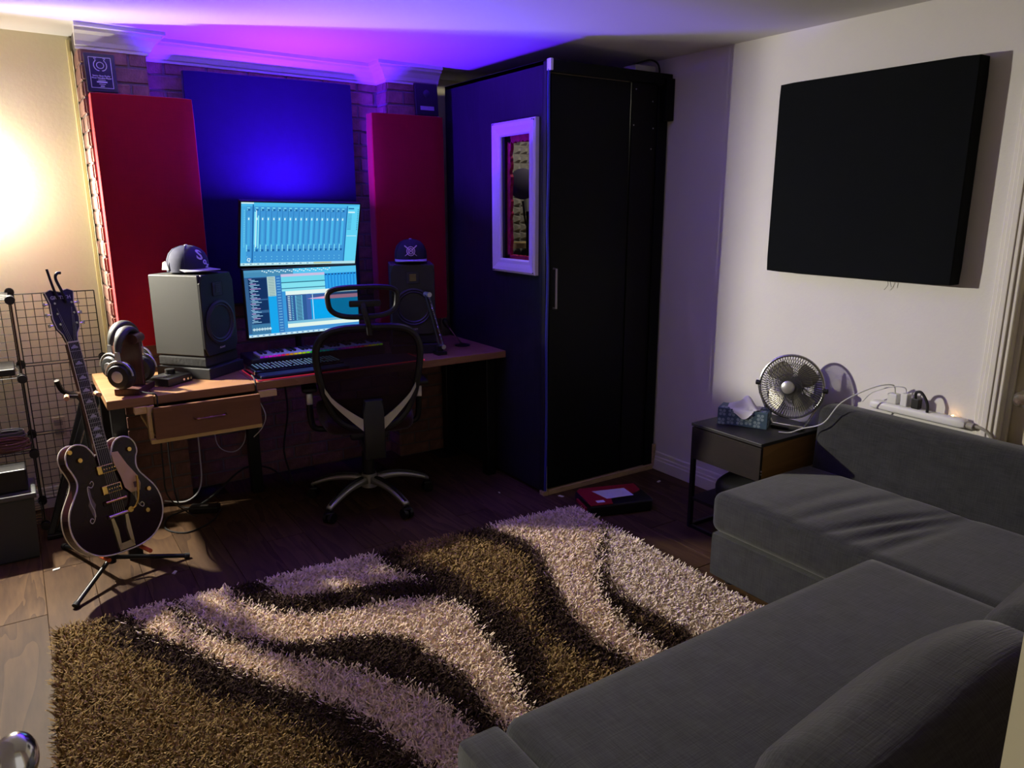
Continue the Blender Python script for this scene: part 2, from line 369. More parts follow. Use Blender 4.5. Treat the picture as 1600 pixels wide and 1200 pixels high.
# ================================================================ ACOUSTIC PANELS AND PLAQUES
def panel(name, lo, hi, m, label, r=.012, group=None, M=None):
    b = MB(); lo = Vector(lo); hi = Vector(hi); b.rbox(lo, hi, r, (12, 12, 12)); o = b.obj(name, m, None, True)
    if M is not None: o.matrix_world = M
    return tag(o, label, 'panel', group)
red = fabric('red_cloth', (.27, .002, .006), 300, .08, bump=.15)
blu = fabric('blue_cloth', (.008, .004, .034), 300, .08, bump=.15)
blk = fabric('black_cloth', (.003, .004, .0045), 300, .1, sheen=0, bump=.15)
panel('acoustic_panel', (.398, 4.145, .90), (.85, 4.238, 2.115), red, 'tall red fabric acoustic panel on the pier behind the headphones')
panel('acoustic_panel', (1.80, 4.145, .90), (2.262, 4.238, 2.112), red, 'tall red fabric acoustic panel beside the black booth')
panel('acoustic_panel', (.85, 4.335, 1.06), (1.765, 4.39, 2.278), blu, 'large blue fabric acoustic panel behind the two monitors')
panel('acoustic_panel', (XR-.088, 1.505, 1.28), (XR-.002, 2.387, 2.142), blk, 'big square black fabric acoustic panel hung on the white wall')
b = MB(); b.tube(bez([(XR-.03, 1.80, 1.285), (XR-.02, 1.795, 1.26), (XR-.02, 1.81, 1.235)], 8), .0012, 5); b.tube(bez([(XR-.03, 1.785, 1.285), (XR-.02, 1.78, 1.25)], 6), .0012, 5)
tag(b.obj('loose_thread', mat('thread_grey', (.2, .2, .18), .9)), 'loose thread hanging under the square black wall panel', 'thread')
def plaque(loc, wd, ht, label, engraved):
    t = thing('award_plaque', label, 'plaque', loc, (math.radians(-4), 0, 0))
    b = MB(); b.box((0, -.018, 0), (wd, 0, ht), .003); b.obj('backing_board', mat('plaque_black_wood', (.012, .011, .014), .35, var=.1), t)
    pm = mat('plaque_print', (.55, .52, .6), .35, .3)
    if engraved:
        b = MB(); b.box((.016, -.0195, .016), (wd-.016, -.018, ht-.016)); b.obj('plate', mat('plaque_plate', (.008, .008, .02), .25), t)
        b = MB(); q = .0025
        for lo, hi in (((.017, .017), (wd-.017, .017+q)), ((.017, ht-.017-q), (wd-.017, ht-.017)), ((.017, .017), (.017+q, ht-.017)), ((wd-.017-q, .017), (wd-.017, ht-.017))): b.box((lo[0], -.0202, lo[1]), (hi[0], -.0195, hi[1]))
        b.obj('plate_border', pm, t)
        b = MB(); c = (wd/2, -.0202, ht*.69)
        for s in (-1, 1):
            b.tube([(c[0]+s*(.006+.021*math.sin(a)), c[1], c[2]-.022*math.cos(a)*1.1) for a in [k*PI*.8/10 for k in range(11)]], .002, 5)
            b.tube([(c[0]+s*.015*math.sin(a), c[1], c[2]-.014*math.cos(a)) for a in [k*PI/8 for k in range(9)]], .0017, 5)
            b.tube([(c[0]+s*.016, c[1], c[2]+.02), (c[0]+s*.024, c[1], c[2]+.032), (c[0]+s*.014, c[1], c[2]+.03)], .0015, 5)
        b.obj('wreath_emblem', pm, t)
        F = lambda z: Matrix.Translation((wd/2, -.0197, z)) @ Matrix.Rotation(PI/2, 4, 'X')
        for s_, z, sz in (('Senior Boys Rugby', .072, .0098), ('Most Valuable Player', .062, .0098), ('presented to', .053, .006), ('2022', .026, .009)): text('lettering', s_, sz, pm, t, F(z), bold=.0002)
        b = MB(); b.box((wd/2-.022, -.0202, .0415), (wd/2+.022, -.0195, .0475)); b.box((wd/2-.014, -.0202, .034), (wd/2+.014, -.0195, .0365)); b.obj('engraved_line', pm, t)
    else:
        b = MB(); b.lathe([(.0, 0), (.02, 0), (.022, .002), (.02, .003), (0, .003)], 20, Matrix.Translation((wd*.5, -.018, ht*.68)) @ Matrix.Rotation(PI/2, 4, 'X')); b.obj('medallion', mat('medallion_dark', (.05, .05, .07), .3, .5), t, True)
        b = MB(); b.box((.03, -.0195, .03), (wd-.03, -.018, .052)); b.obj('nameplate', mat('nameplate_silver', (.4, .38, .45), .35, .3), t)
    return t
plaque((.397, 4.19, 2.118), .128, .172, 'black award plaque with silver wreath and lettering on red panel', True)
plaque((2.095, 4.19, 2.115), .15, .18, 'dark award plaque with small nameplate above right red panel', False)

# ================================================================ VOCAL BOOTH
BX, BY, BT = 2.327, 3.19, 2.296
booth = thing('vocal_booth', 'tall black wooden vocal booth with white framed window', 'booth', (0, 0, 0))
bw = wood('booth_black_wood', (.012, .012, .016), (.022, .021, .028), 9, .42, 'Z', 0, 6)
WY0, WY1, WZ0, WZ1 = 3.325, 3.578, 1.305, 1.962
b = MB(); t_ = .05; x0, x1 = BX, BX+t_
b.box((x0, BY+.03, .02), (x1, WY0, BT)); b.box((x0, WY1, .02), (x1, 4.24, BT)); b.box((x0, WY0, .02), (x1, WY1, WZ0)); b.box((x0, WY0, WZ1), (x1, WY1, BT)); b.obj('side_panel', bw, booth)
b = MB(); b.box((x0, BY, .025), (x0+.018, BY+.03, BT-.005), .003); b.obj('corner_post', bw, booth)
dw = mat('booth_door_black', (.0025, .003, .003), .55, var=.1, vscale=5, spec=.15)
dr = MB().box((BX+.026, BY-.004, .035), (2.885, BY+.035, 2.235), .002).obj('door', dw, booth)
b = MB()
b.tube([(BX+.052, BY-.004, 1.27), (BX+.052, BY-.03, 1.27), (BX+.052, BY-.03, 1.06), (BX+.052, BY-.004, 1.06)], .006, 8); b.obj('handle', silver, dr)
b = MB(); b.box((BX+.03, BY-.0055, 2.237), (2.87, BY+.02, 2.243)); b.obj('door_gap_strip', mat('raw_wood_strip', (.45, .36, .26), .7, var=.1), booth)
b = MB(); b.box((2.90, BY+.0, .03), (3.085, BY+.035, 2.24), .002); fp = b.obj('front_panel', mat('booth_panel_dark', (.006, .0055, .005), .5, var=.1, spec=.15), booth)
for sx, sz in ((2.925, 2.205), (3.05, 2.15), (2.915, 2.02), (3.06, 2.01), (3.05, 1.9)): MB().cyl((sx, BY-.002, sz), (sx, BY+.002, sz), .004, seg=8).obj('screw', silver, fp)
b = MB(); b.box((3.085, BY-.012, .03), (3.158, BY+.03, 2.235), .003); b.obj('edge_stile', dw, booth)
b = MB(); b.box((BX+.004, BY-.03, 2.238), (XR-.004, BY+.03, BT), .003); b.obj('top_rail', dw, booth)
b = MB(); b.box((3.105, BY-.05, 2.05), (XR-.004, BY-.012, 2.27), .003); b.obj('corner_bracket', dw, booth)
b = MB(); b.box((BX+.0, BY-.034, 2.245), (BX+.016, BY+.0, BT+.004), .002); b.obj('white_cap', whitep, booth)
b = MB(); b.box((BX, BY+.03, BT-.02), (XR-.003, 4.24, BT-.001)); b.obj('roof', bw, booth)
b = MB(); b.prism([(BX+.03, BY-.012), (XR-.022, BY-.024), (XR-.022, BY+.05), (BX+.03, BY+.05)], 0.0, .028); b.obj('sill', mat('raw_wood_sill', (.50, .36, .20), .7, var=.25, vscale=14, stretch=(1, 6, 6)), booth)
b = MB(); b.box((3.148, BY-.03, 0.02), (3.16, BY-.012, .16)); b.obj('sill_end', MATS['raw_wood_sill'], booth)
b = MB(); b.prism([(BX-.006, BY-.012), (BX+.022, BY-.016), (BX+.02, BY+.03), (BX-.004, BY+.03)], 0, .022); b.obj('sill_corner', MATS['raw_wood_sill'], booth)
b = MB(); b.tube(bez([(BX+.012, BY-.016, 2.26), (BX+.004, BY-.012, 2.2), (BX+.008, BY-.012, 1.8), (BX+.003, BY-.012, 1.5), (BX+.009, BY-.012, 1.25), (BX+.004, BY-.012, .9), (BX+.008, BY-.012, .5), (BX+.004, BY-.012, .03)], 60), .0075, 8); b.obj('door_seal', mat('blue_rubber', (.03, .035, .28), .35), booth, True, label='blue rubber seal running down the booth corner')
for q0, q1, q2 in ((.33, .43, .0225), (.02, .17, .0215)): MB().box((BX+.0185, BY-.004, q0), (BX+q2, BY+.002, q1)).obj('chipped_edge', whitep, booth)
# window: four mitred frame sides, glass, red seal
wf = thing('x', 'x', 'x'); bpy.data.objects.remove(wf)
FO = (3.250, 3.672, 1.232, 2.034)
prof = [(0, 0), (0, .022), (.012, .03), (.03, .026), (.05, .018), (.066, .016), (.074, .010), (.074, 0)]
wp = mat('window_frame_white', (.78, .75, .76), .4, var=.02)
wroot = MB().box((BX+.012, WY0, WZ0), (BX+.016, WY1, WZ1)).obj('window_glass', None, booth)
wroot.data.materials.append(see_through('booth_glass', (.02, .02, .03), .93, .05))
def fside(a, bq, na, nb):
    m = MB(); R_ = []
    for c, n in ((a, na), (bq, nb)): R_.append([m.bm.verts.new((BX-h-.001, c[0]+n[0]*d, c[1]+n[1]*d)) for d, h in prof])
    k = len(prof)
    for i in range(k): m.bm.faces.new((R_[0][i], R_[0][(i+1) % k], R_[1][(i+1) % k], R_[1][i]))
    m.bm.faces.new(R_[0]); m.bm.faces.new(R_[1][::-1]); return m.obj('window_frame_side', wp, wroot)
y0, y1, z0, z1 = FO
C4 = [(y0, z0), (y1, z0), (y1, z1), (y0, z1)]; N4 = [(1, 1), (-1, 1), (-1, -1), (1, -1)]
for k in range(4): fside(C4[k], C4[(k+1) % 4], N4[k], N4[(k+1) % 4])
for cy, cz in ((y0+.01, z0+.012), (y1-.01, z0+.012), (y0+.01, z1-.012), (y1-.01, z1-.012), (y1-.024, z1-.008), (y1-.008, z1-.04), (y0+.024, z1-.01), (y1-.024, z0+.008), (y1-.007, z0+.04)): MB().cyl((BX-.033, cy, cz), (BX-.02, cy, cz), .0028, seg=8).obj('frame_screw', black, wroot)
redf = mat('red_foam_seal', (.42, .01, .05), .95, var=.4, vscale=60, bump=.8, bscale=90)
b = MB()
def ragged(a, c, inward):
    n = 40; a = Vector(a); c = Vector(c); inward = Vector(inward); P = None
    for i in range(n+1):
        p = a+(c-a)*(i/n); q = p+inward*random.uniform(.75, 1.15)
        if P: b.prism([(0, 0)]*0 or [(P[0].y, P[0].z), (P[1].y, P[1].z), (q.y, q.z), (p.y, p.z)], 0, .02, Matrix(((0, 0, 1, BX+.018), (1, 0, 0, 0), (0, 1, 0, 0), (0, 0, 0, 1))))
        P = (p, q)
ragged((0, WY1, WZ0), (0, WY1, WZ1), (0, -.032, 0)); ragged((0, WY0, WZ1), (0, WY1, WZ1), (0, 0, -.035)); ragged((0, WY0, WZ0), (0, WY1, WZ0), (0, 0, .02))
b.obj('red_seal', redf, booth)
# interior: foam lined back and right walls
foam = mat('foam_grey', (.30, .28, .25), .95, var=.15, bump=.3, bscale=80)
def foamwall(name, o, u, n, L, z0, z1, s=.055):
    m = MB(); o = Vector(o); u = Vector(u); n = Vector(n); nz = int((z1-z0)/s); nu = int(L/s)
    for i in range(nu):
        for j in range(nz):
            c = o+u*(i*s+s/2)+Vector((0, 0, z0+j*s+s/2)); h = s*.46
            base = [m.bm.verts.new(c+u*a*h+Vector((0, 0, bb*h))) for a, bb in ((-1, -1), (1, -1), (1, 1), (-1, 1))]
            top = [m.bm.verts.new(c+n*.04+u*a*h*.35+Vector((0, 0, bb*h*.35))) for a, bb in ((-1, -1), (1, -1), (1, 1), (-1, 1))]
            m.bm.faces.new(top)
            for k in range(4): m.bm.faces.new((base[k], base[(k+1) % 4], top[(k+1) % 4], top[k]))
    a = o; m.quad([a+Vector((0, 0, z0)), a+u*L+Vector((0, 0, z0)), a+u*L+Vector((0, 0, z1)), a+Vector((0, 0, z1))])
    return m.obj(name, foam, booth)
foamwall('foam_lining', (BX+t_+.002, 4.235, 0), (1, 0, 0), (0, -1, 0), .78, .05, 2.25)
foamwall('foam_lining', (XR-.004, BY+.06, 0), (0, 1, 0), (-1, 0, 0), 1.04, .05, 2.25)
shelf = MB().box((2.62, 3.95, 1.33), (3.12, 4.18, 1.36)).obj('shelf', wood('shelf_pine', (.62, .42, .18), (.75, .55, .28), 8, .5, 'X'), booth)
# microphone with pop filter on a stand inside
ms = thing('microphone_stand', 'microphone stand with black pop filter seen through booth window', 'microphone', (2.665, 3.84, .06))
b = MB(); b.cyl((0, 0, -.04), (0, 0, 1.52), .01, seg=10); b.obj('pole', blackm, ms)
b = MB(); b.lathe([(0, -.06), (.13, -.06), (.13, -.048), (.02, -.035), (0, -.035)], 24); b.obj('base', blackm, ms, True)
b = MB(); b.tube(bez([(0, 0, 1.4), (-.04, -.03, 1.45), (-.07, -.05, 1.56)], 10), .006, 6); b.obj('gooseneck', blackm, ms, True)
b = MB(); b.lathe([(0, -.004), (.085, -.004), (.09, 0), (.085, .004), (0, .004)], 32, frame((-.07, -.05, 1.66), (0, 0, 1), (-.75, -.65, 0))); b.obj('pop_filter', mat('pop_filter_cloth', (.02, .015, .04), .8), ms, True)
b = MB(); b.cyl((0, 0, 1.5), (0, 0, 1.7), .026, seg=20); b.obj('microphone_body', silver, ms, True)
# things lying on the booth roof
b = MB(); b.box((2.98, 3.26, BT), (3.13, 3.36, BT+.05), .004); tag(b.obj('adapter_box', whitep), 'small white box lying on the booth roof', 'box')
b = MB(); b.tube(bez([(3.0, 3.3, BT+.055), (3.06, 3.24, BT+.075), (3.1, 3.22, BT+.06), (3.12, 3.22, BT+.03), (3.14, 3.24, BT+.008)], 24), .005, 6); tag(b.obj('roof_cable', rubber, None, True), 'black cable looping over the top edge of the booth', 'cable')

# ================================================================ DESK
DZ, DF = .775, 3.56
desk = thing('desk', 'long wooden studio desk along the brick wall', 'desk', (0, 0, 0))
top = wood('desk_oak', (.22, .105, .045), (.34, .18, .08), 7, .4, 'X', .12, 6)
b = MB(); b.box((.257, DF, DZ-.04), (.444, 4.22, DZ), .003); b.obj('tabletop_board', top, desk)
b = MB(); b.box((.4455, DF-.003, DZ-.04), (.885, 4.22, DZ), .003); b.obj('tabletop_board', top, desk)
b = MB(); b.box((.8865, DF+.002, DZ-.04), (BX-.006, 4.22, DZ), .003); b.obj('tabletop_board', top, desk)
pine = wood('pine_rail', (.62, .42, .16), (.72, .52, .24), 9, .55, 'X', .08, 5)
b = MB(); b.box((.36, 3.55, DZ-.075), (.44, 3.60, DZ-.041), .002); b.obj('bracket_block', pine, desk)
b = MB(); b.box((.408, 3.535, .575), (.424, 3.58, DZ-.041), .002); b.obj('drawer_hanger', pine, desk)
b = MB(); b.box((.898, 3.55, DZ-.075), (.985, 3.60, DZ-.041), .002); b.obj('bracket_block', pine, desk)
b = MB(); b.box((.408, 3.515, .565), (.895, 3.54, .585), .002); b.obj('drawer_rail', pine, desk)
b = MB(); b.prism([(3.58, .60), (3.58, .585), (3.95, .585), (3.95, .60)], .424, .890, Matrix(((0, 0, 1, 0), (1, 0, 0, 0), (0, 1, 0, 0), (0, 0, 0, 1)))); b.obj('drawer_runner', pine, desk)
drm = wood('drawer_walnut', (.13, .055, .022), (.20, .09, .04), 8, .45, 'X', 0, 6)
dwr = MB().box((.428, 3.495, .588), (.890, 3.515, .733), .002).obj('drawer', drm, desk)
b = MB(); b.box((.43, 3.515, .60), (.445, 3.95, .72)); b.box((.873, 3.515, .60), (.888, 3.95, .72)); b.box((.43, 3.935, .60), (.888, 3.95, .72)); b.box((.445, 3.515, .60), (.873, 3.935, .61)); b.obj('drawer_box', drm, dwr)
b = MB(); b.tube(bez([(.592, 3.494, .662), (.596, 3.474, .662), (.61, 3.47, .662), (.66, 3.468, .662), (.71, 3.47, .662), (.724, 3.474, .662), (.728, 3.494, .662)], 24), .0045, 8)
for q in (.605, .66, .715): b.cyl((q-.006, 3.469, .662), (q+.006, 3.469, .662), .0065, seg=10)
b.obj('handle', mat('bronze_handle', (.25, .13, .07), .3, .8), dwr, True)
for lx, ly in ((.30, 3.64), (.30, 4.16), (1.0, 4.16), (2.26, 3.66), (2.26, 4.16)):
    b = MB(); b.box((lx-.03, ly-.03, 0), (lx+.03, ly+.03, DZ-.041), .004); b.obj('leg', blackm, desk)
# desk mat with a red glowing rim
mt = thing('desk_mat', 'black desk mat with red glowing edge under the keyboards', 'mat', (0, 0, DZ))
b = MB(); b.box((.905, 3.575, .0005), (1.80, 3.86, .0045), .001); b.obj('mat_surface', rubber, mt)
b = MB(); b.tube([(.905, 3.86, .004), (.905, 3.575, .004), (1.80, 3.575, .004), (1.80, 3.86, .004)], .0028, 6); b.obj('led_rim', mat('led_rim_red', (.3, .01, .02), .4, emit=(1, .04, .08), es=.35), mt, True)
# ---- monitors
def display(parent, W, H, rects, name='screen', z=.0):
    """flat print of a screen: coloured rectangles x0,y0,x1,y1 (0-1, y down), stacked a hair apart"""
    vs, fs, cols = [], [], []
    for i, (a, bb, c, d, col) in enumerate(rects):
        n = len(vs); yy = -.0006-.0000025*i
        vs += [(-W/2+a*W, yy, H/2-d*H), (-W/2+c*W, yy, H/2-d*H), (-W/2+c*W, yy, H/2-bb*H), (-W/2+a*W, yy, H/2-bb*H)]; fs.append((n, n+1, n+2, n+3)); cols += [col]*4
    me = bpy.data.meshes.new(name); me.from_pydata(vs, [], fs); ca = me.color_attributes.new('Col', 'FLOAT_COLOR', 'POINT')
    for i, c in enumerate(cols): ca.data[i].color = (*c, 1)
    return link(name, me, vcol('screen_glow', 1.0), parent)
def srgb(r, g, bb): return tuple(((c/255)/12.92 if c < 10 else ((c/255+.055)/1.055)**2.4) for c in (r, g, bb))
def monitor(label, M, W, H, rects):
    t = thing('monitor', label, 'monitor', M=M)
    b = MB(); b.box((-W/2-.008, 0, -H/2-.014), (W/2+.008, .03, H/2+.008), .004); b.obj('housing', black, t)
    b = MB(); b.box((-W*.3, .03, -H*.3), (W*.3, .055, H*.3), .008); b.obj('rear_cover', black, t)
    display(t, W, H, rects); return t
R_ = []
base, mid, lite, dark, wht = srgb(62, 150, 215), srgb(75, 185, 235), srgb(130, 225, 245), srgb(25, 100, 165), srgb(215, 245, 250)
R_ += [(0, 0, 1, 1, base), (0, 0, 1, .06, mid), (.0, 0, .1, .02, wht), (0, .06, .045, .96, srgb(70, 170, 225)), (.09, .03, .1, .96, dark)]
for k in range(18):
    x = .055+k*.0475 if k else .04
    if k: x = .105+(k-1)*.0455
    R_ += [(x, .10, x+.003, .64, dark), (x+.012, .22, x+.032, .68, mid if k % 2 else srgb(68, 170, 225)), (x+.008, .075, x+.03, .09, lite), (x+.01, .10, x+.032, .128, dark), (x+.006, .105, x+.013, .122, lite), (x+.016, .235, x+.026, .27, wht), (x+.004, .66, x+.012, .74, lite), (x+.014, .735, x+.034, .77, dark), (x+.005, .745, x+.013, .765, lite)]
    for q in (.85, .90): R_.append((x+.01, q, x+.016, q+.012, lite))
R_ += [(.118, .12, .124, .70, wht), (.135, .20, .142, .72, srgb(150, 240, 245)), (.105, .14, .118, .66, lite)]
for k in range(22): R_.append((.022, .12+k*.027, .03, .13+k*.027, lite))
R_ += [(.885, .03, .893, .96, dark), (.895, .03, 1, .96, srgb(95, 210, 245)), (.90, .12, .96, .14, wht), (.90, .52, .99, .528, wht), (.0, .955, 1, 1, srgb(180, 225, 235)), (.62, .96, .78, .99, srgb(190, 205, 170)), (.90, .06, .95, .08, dark)]
for k in range(12): R_ += [(.90, .16+k*.023, .935, .166+k*.023, dark), (.985, .08+k*.03, .992, .094+k*.03, srgb(20, 70, 110))]
for k in range(30): R_.append((.02+k*.02, .965, .03+k*.02, .985, wht if k % 3 else srgb(120, 160, 190)))
R_ += [(.055, .88, .06, .93, wht), (.058, .875, .075, .885, wht), (.074, .88, .08, .91, wht), (.066, .91, .075, .94, wht)]
def tilt(c, yaw, pitch, roll): return Matrix.Translation(c) @ Matrix.Rotation(yaw, 4, 'Z') @ Matrix.Rotation(pitch, 4, 'X') @ Matrix.Rotation(roll, 4, 'Y')
MU = tilt((1.305, 4.0, 1.447), 0, math.radians(17), math.radians(1.2))
monitor('upper monitor tilted forward showing blue mixer faders', MU, .632, .338, R_)
L_ = []
cy, dk2 = srgb(60, 165, 225), srgb(12, 48, 92)
L_ += [(0, 0, 1, 1, srgb(55, 150, 215)), (0, 0, 1, .035, srgb(80, 150, 190)), (0, .035, .42, .1, srgb(70, 140, 180)), (.42, 0, 1, .1, srgb(85, 195, 240))]
for k in range(34): L_.append((.15+k*.018, .012+(k % 3)*.012, .162+k*.018, .026+(k % 3)*.012, wht))
L_ += [(.0, .105, .19, .95, srgb(50, 95, 140)), (.03, .12, .185, .43, dk2), (.04, .45, .185, .60, dk2), (.05, .64, .185, .80, dk2), (.03, .81, .2, .96, srgb(60, 120, 160)), (.19, .105, .26, .40, srgb(175, 205, 200)), (.19, .40, .26, .97, srgb(20, 165, 235)), (.26, .1, .31, .97, srgb(50, 120, 190))]
for k in range(36): L_.append((.035+(k*7 % 5)*.004, .125+k*.0185, .06+((k*37) % 11)*.007, .134+k*.0185, srgb(150, 200, 230) if k % 4 else srgb(190, 160, 220)))
for k in range(12): L_.append((.2, .12+k*.024, .25, .126+k*.024, srgb(100, 140, 150)))
for k in range(20): L_.append((.27, .13+k*.042, .30, .14+k*.042, srgb(120, 190, 230)))
for k in range(60):
    hh = .006+.02*abs(math.sin(k*1.7)*math.sin(k*.37)); L_.append((.035+k*.0027, .885-hh, .037+k*.0027, .885+hh, wht))
L_ += [(.31, .08, .70, .12, srgb(200, 190, 225)), (.31, .12, .70, .20, srgb(110, 215, 235)), (.31, .20, .70, .215, srgb(40, 110, 140)), (.31, .215, .70, .29, srgb(130, 225, 240)), (.31, .29, .70, .305, srgb(60, 130, 160)), (.31, .305, .72, .34, srgb(140, 225, 240)), (.70, .10, 1, .42, srgb(30, 140, 220))]
for k in range(10): L_ += [(.705+k*.03, .11, .72+k*.03, .125, dk2), (.71+k*.03, .13, .725+k*.03, .42, srgb(50, 165, 235))]
L_ += [(.34, .34, 1, .40, srgb(225, 245, 240)), (.34, .40, .52, .90, srgb(45, 90, 150)), (.52, .40, .56, .90, srgb(60, 100, 170)), (.56, .41, 1, .46, srgb(60, 90, 150)), (.56, .50, 1, .80, srgb(5, 165, 235)), (.575, .41, .58, .82, wht), (.34, .84, 1, .90, srgb(225, 245, 235)), (.34, .80, 1, .84, srgb(120, 190, 220)), (.31, .90, 1, .97, srgb(70, 150, 215)), (0, .965, 1, 1, srgb(190, 225, 240))]
for k in range(14): L_ += [(.355, .42+k*.027, .375, .43+k*.027, wht), (.385, .42+k*.027, .40, .428+k*.027, lite)]
for k in range(16): L_ += [(.42, .415+k*.024, .485, .432+k*.024, srgb(110, 195, 225)), (.43, .419+k*.024, .475, .427+k*.024, dk2)]
for k in range(40):
    q = k/40; hh = .035*min(1, q*2); L_.append((.52+k*.012, .475-hh, .532+k*.012, .475+hh*.6, srgb(225, 165, 200)))
for k in range(40): L_.append((.02+k*.0245, .972, .032+k*.0245, .99, wht if k % 2 else srgb(90, 140, 190)))
ML = tilt((1.295, 4.0, 1.094), 0, math.radians(-1), 0)
monitor('lower monitor showing a recording session behind the chair', ML, .615, .352, L_)
ma = thing('monitor_stand', 'black pole stand carrying the two stacked monitors', 'stand', (1.30, 4.165, DZ))
b = MB(); b.cyl((0, 0, .01), (0, 0, .74), .018, seg=14); b.obj('pole', blackm, ma)
b = MB(); b.box((-.11, -.05, 0), (.11, .05, .012), .003); b.obj('base', blackm, ma)
for zz, dy in ((.32, -.107), (.66, -.09)):
    b = MB(); b.box((-.03, dy, zz-.03), (.03, -.012, zz+.03), .004); b.obj('bracket', blackm, ma)
lb = thing('led_light_bar', 'violet LED light bar behind the upper monitor', 'light', LED-Vector((0, .012, .026)))
lb.rotation_euler = (math.radians(16), 0, 0)
b = MB(); b.box((-.16, -.012, 0), (.16, .012, .016), .003); b.obj('bar_housing', black, lb)
b = MB(); b.box((-.15, -.008, .016), (.15, .008, .022), .002); b.obj('diffuser', mat('led_violet', (.1, .05, .3), .4, emit=(.16, .02, 1), es=4), lb)
b = MB(); b.box((-.03, -.045, -.012), (.03, .006, .0), .002); b.obj('arm', blackm, lb)

# ---- speakers on pads
spk_side = mat('speaker_vinyl_grey', (.045, .046, .040), .6, bump=.15, bscale=250)
spk_front = mat('speaker_front_black', (.012, .012, .014), .45)
cone = mat('woofer_cone', (.02, .02, .025), .5)
def speaker(label, pad_label, corner, th, fold_tone):
    """corner = front corner nearest the camera on the outer side; th = toe-in, +th faces right"""
    n = Vector((math.sin(th), -math.cos(th), 0)); u = Vector((math.cos(th), math.sin(th), 0)); o = Vector(corner)
    Wd, Dp, Ht = .245, .28, .392
    M = frame(o, u, (0, 0, 1))                                # local x along front, y backwards, z up
    t = thing('studio_monitor_speaker', label, 'speaker', M=M)
    b = MB(); b.prism([(0, .004), (Wd, .004), (Wd, Dp), (0, Dp)], 0, Ht, None, .006); b.obj('cabinet', spk_side, t)
    b = MB(); b.prism([(.02, 0), (Wd-.02, 0), (Wd, .04), (Wd, Ht-.04), (Wd-.02, Ht), (.02, Ht), (0, Ht-.04), (0, .04)], 0, .014, Matrix(((1, 0, 0, 0), (0, 0, -1, .004), (0, 1, 0, 0), (0, 0, 0, 1))), .004); b.obj('baffle', spk_front, t)
    b = MB(); F = Matrix.Translation((Wd/2, -.010, .155)) @ Matrix.Rotation(PI/2, 4, 'X')
    b.lathe([(.105, 0), (.108, .004), (.098, .008), (.092, .003), (.085, .006), (.078, .0), (.03, -.028), (.028, -.02), (.015, -.012), (0, -.010)], 40, F); b.obj('woofer', cone, t, True)
    tw = MB(); tw.box((Wd/2-.036, -.013, .285), (Wd/2+.036, -.010, .352), .003); tw = tw.obj('tweeter', cone, t)
    b = MB()
    for k in range(5): b.box((Wd/2-.018, -.0155, .303+k*.008), (Wd/2+.018, -.013, .307+k*.008))
    b.obj('ribbon_fold', mat('tweeter_fold_'+fold_tone, (.32, .26, .08) if fold_tone == 'gold' else (.10, .10, .11), .4, .6), tw)  # fold colour is set separately for each speaker
    text('lettering', 'ADAM', .014, mat('speaker_lettering', (.5, .5, .5), .5), t, Matrix.Translation((Wd/2, -.0105, .03)) @ Matrix.Rotation(PI/2, 4, 'X'))
    p = thing('speaker_pad', pad_label, 'pad', M=Matrix.Translation((0, 0, DZ-o.z)) @ M)
    hh = o.z-DZ-.001
    b = MB(); b.prism([(.0, .0), (Wd, .0), (Wd, Dp-.01), (0, Dp-.01)], hh*.5, hh, None, .01); b.obj('foam_wedge', mat('foam_charcoal', (.018, .018, .017), .95, var=.2, bump=.4, bscale=60), p)
    b = MB(); b.prism([(-.01, -.025), (Wd+.01, -.025), (Wd+.01, Dp), (-.01, Dp)], 0.0, hh*.5-.001, None, .004); b.obj('riser_block', mat('riser_black', (.012, .012, .013), .7), p)
    return t, M
sL, ML_ = speaker('grey sided studio speaker under the navy cap', 'foam pad on black riser under the left speaker', (.714, 3.762, .885), math.radians(40), 'dark')
sR, MR_ = speaker('black studio speaker with gold tweeter in front of right red panel', 'foam pad on black riser under the right speaker', (1.735, 3.835, .885), math.radians(-22), 'gold')
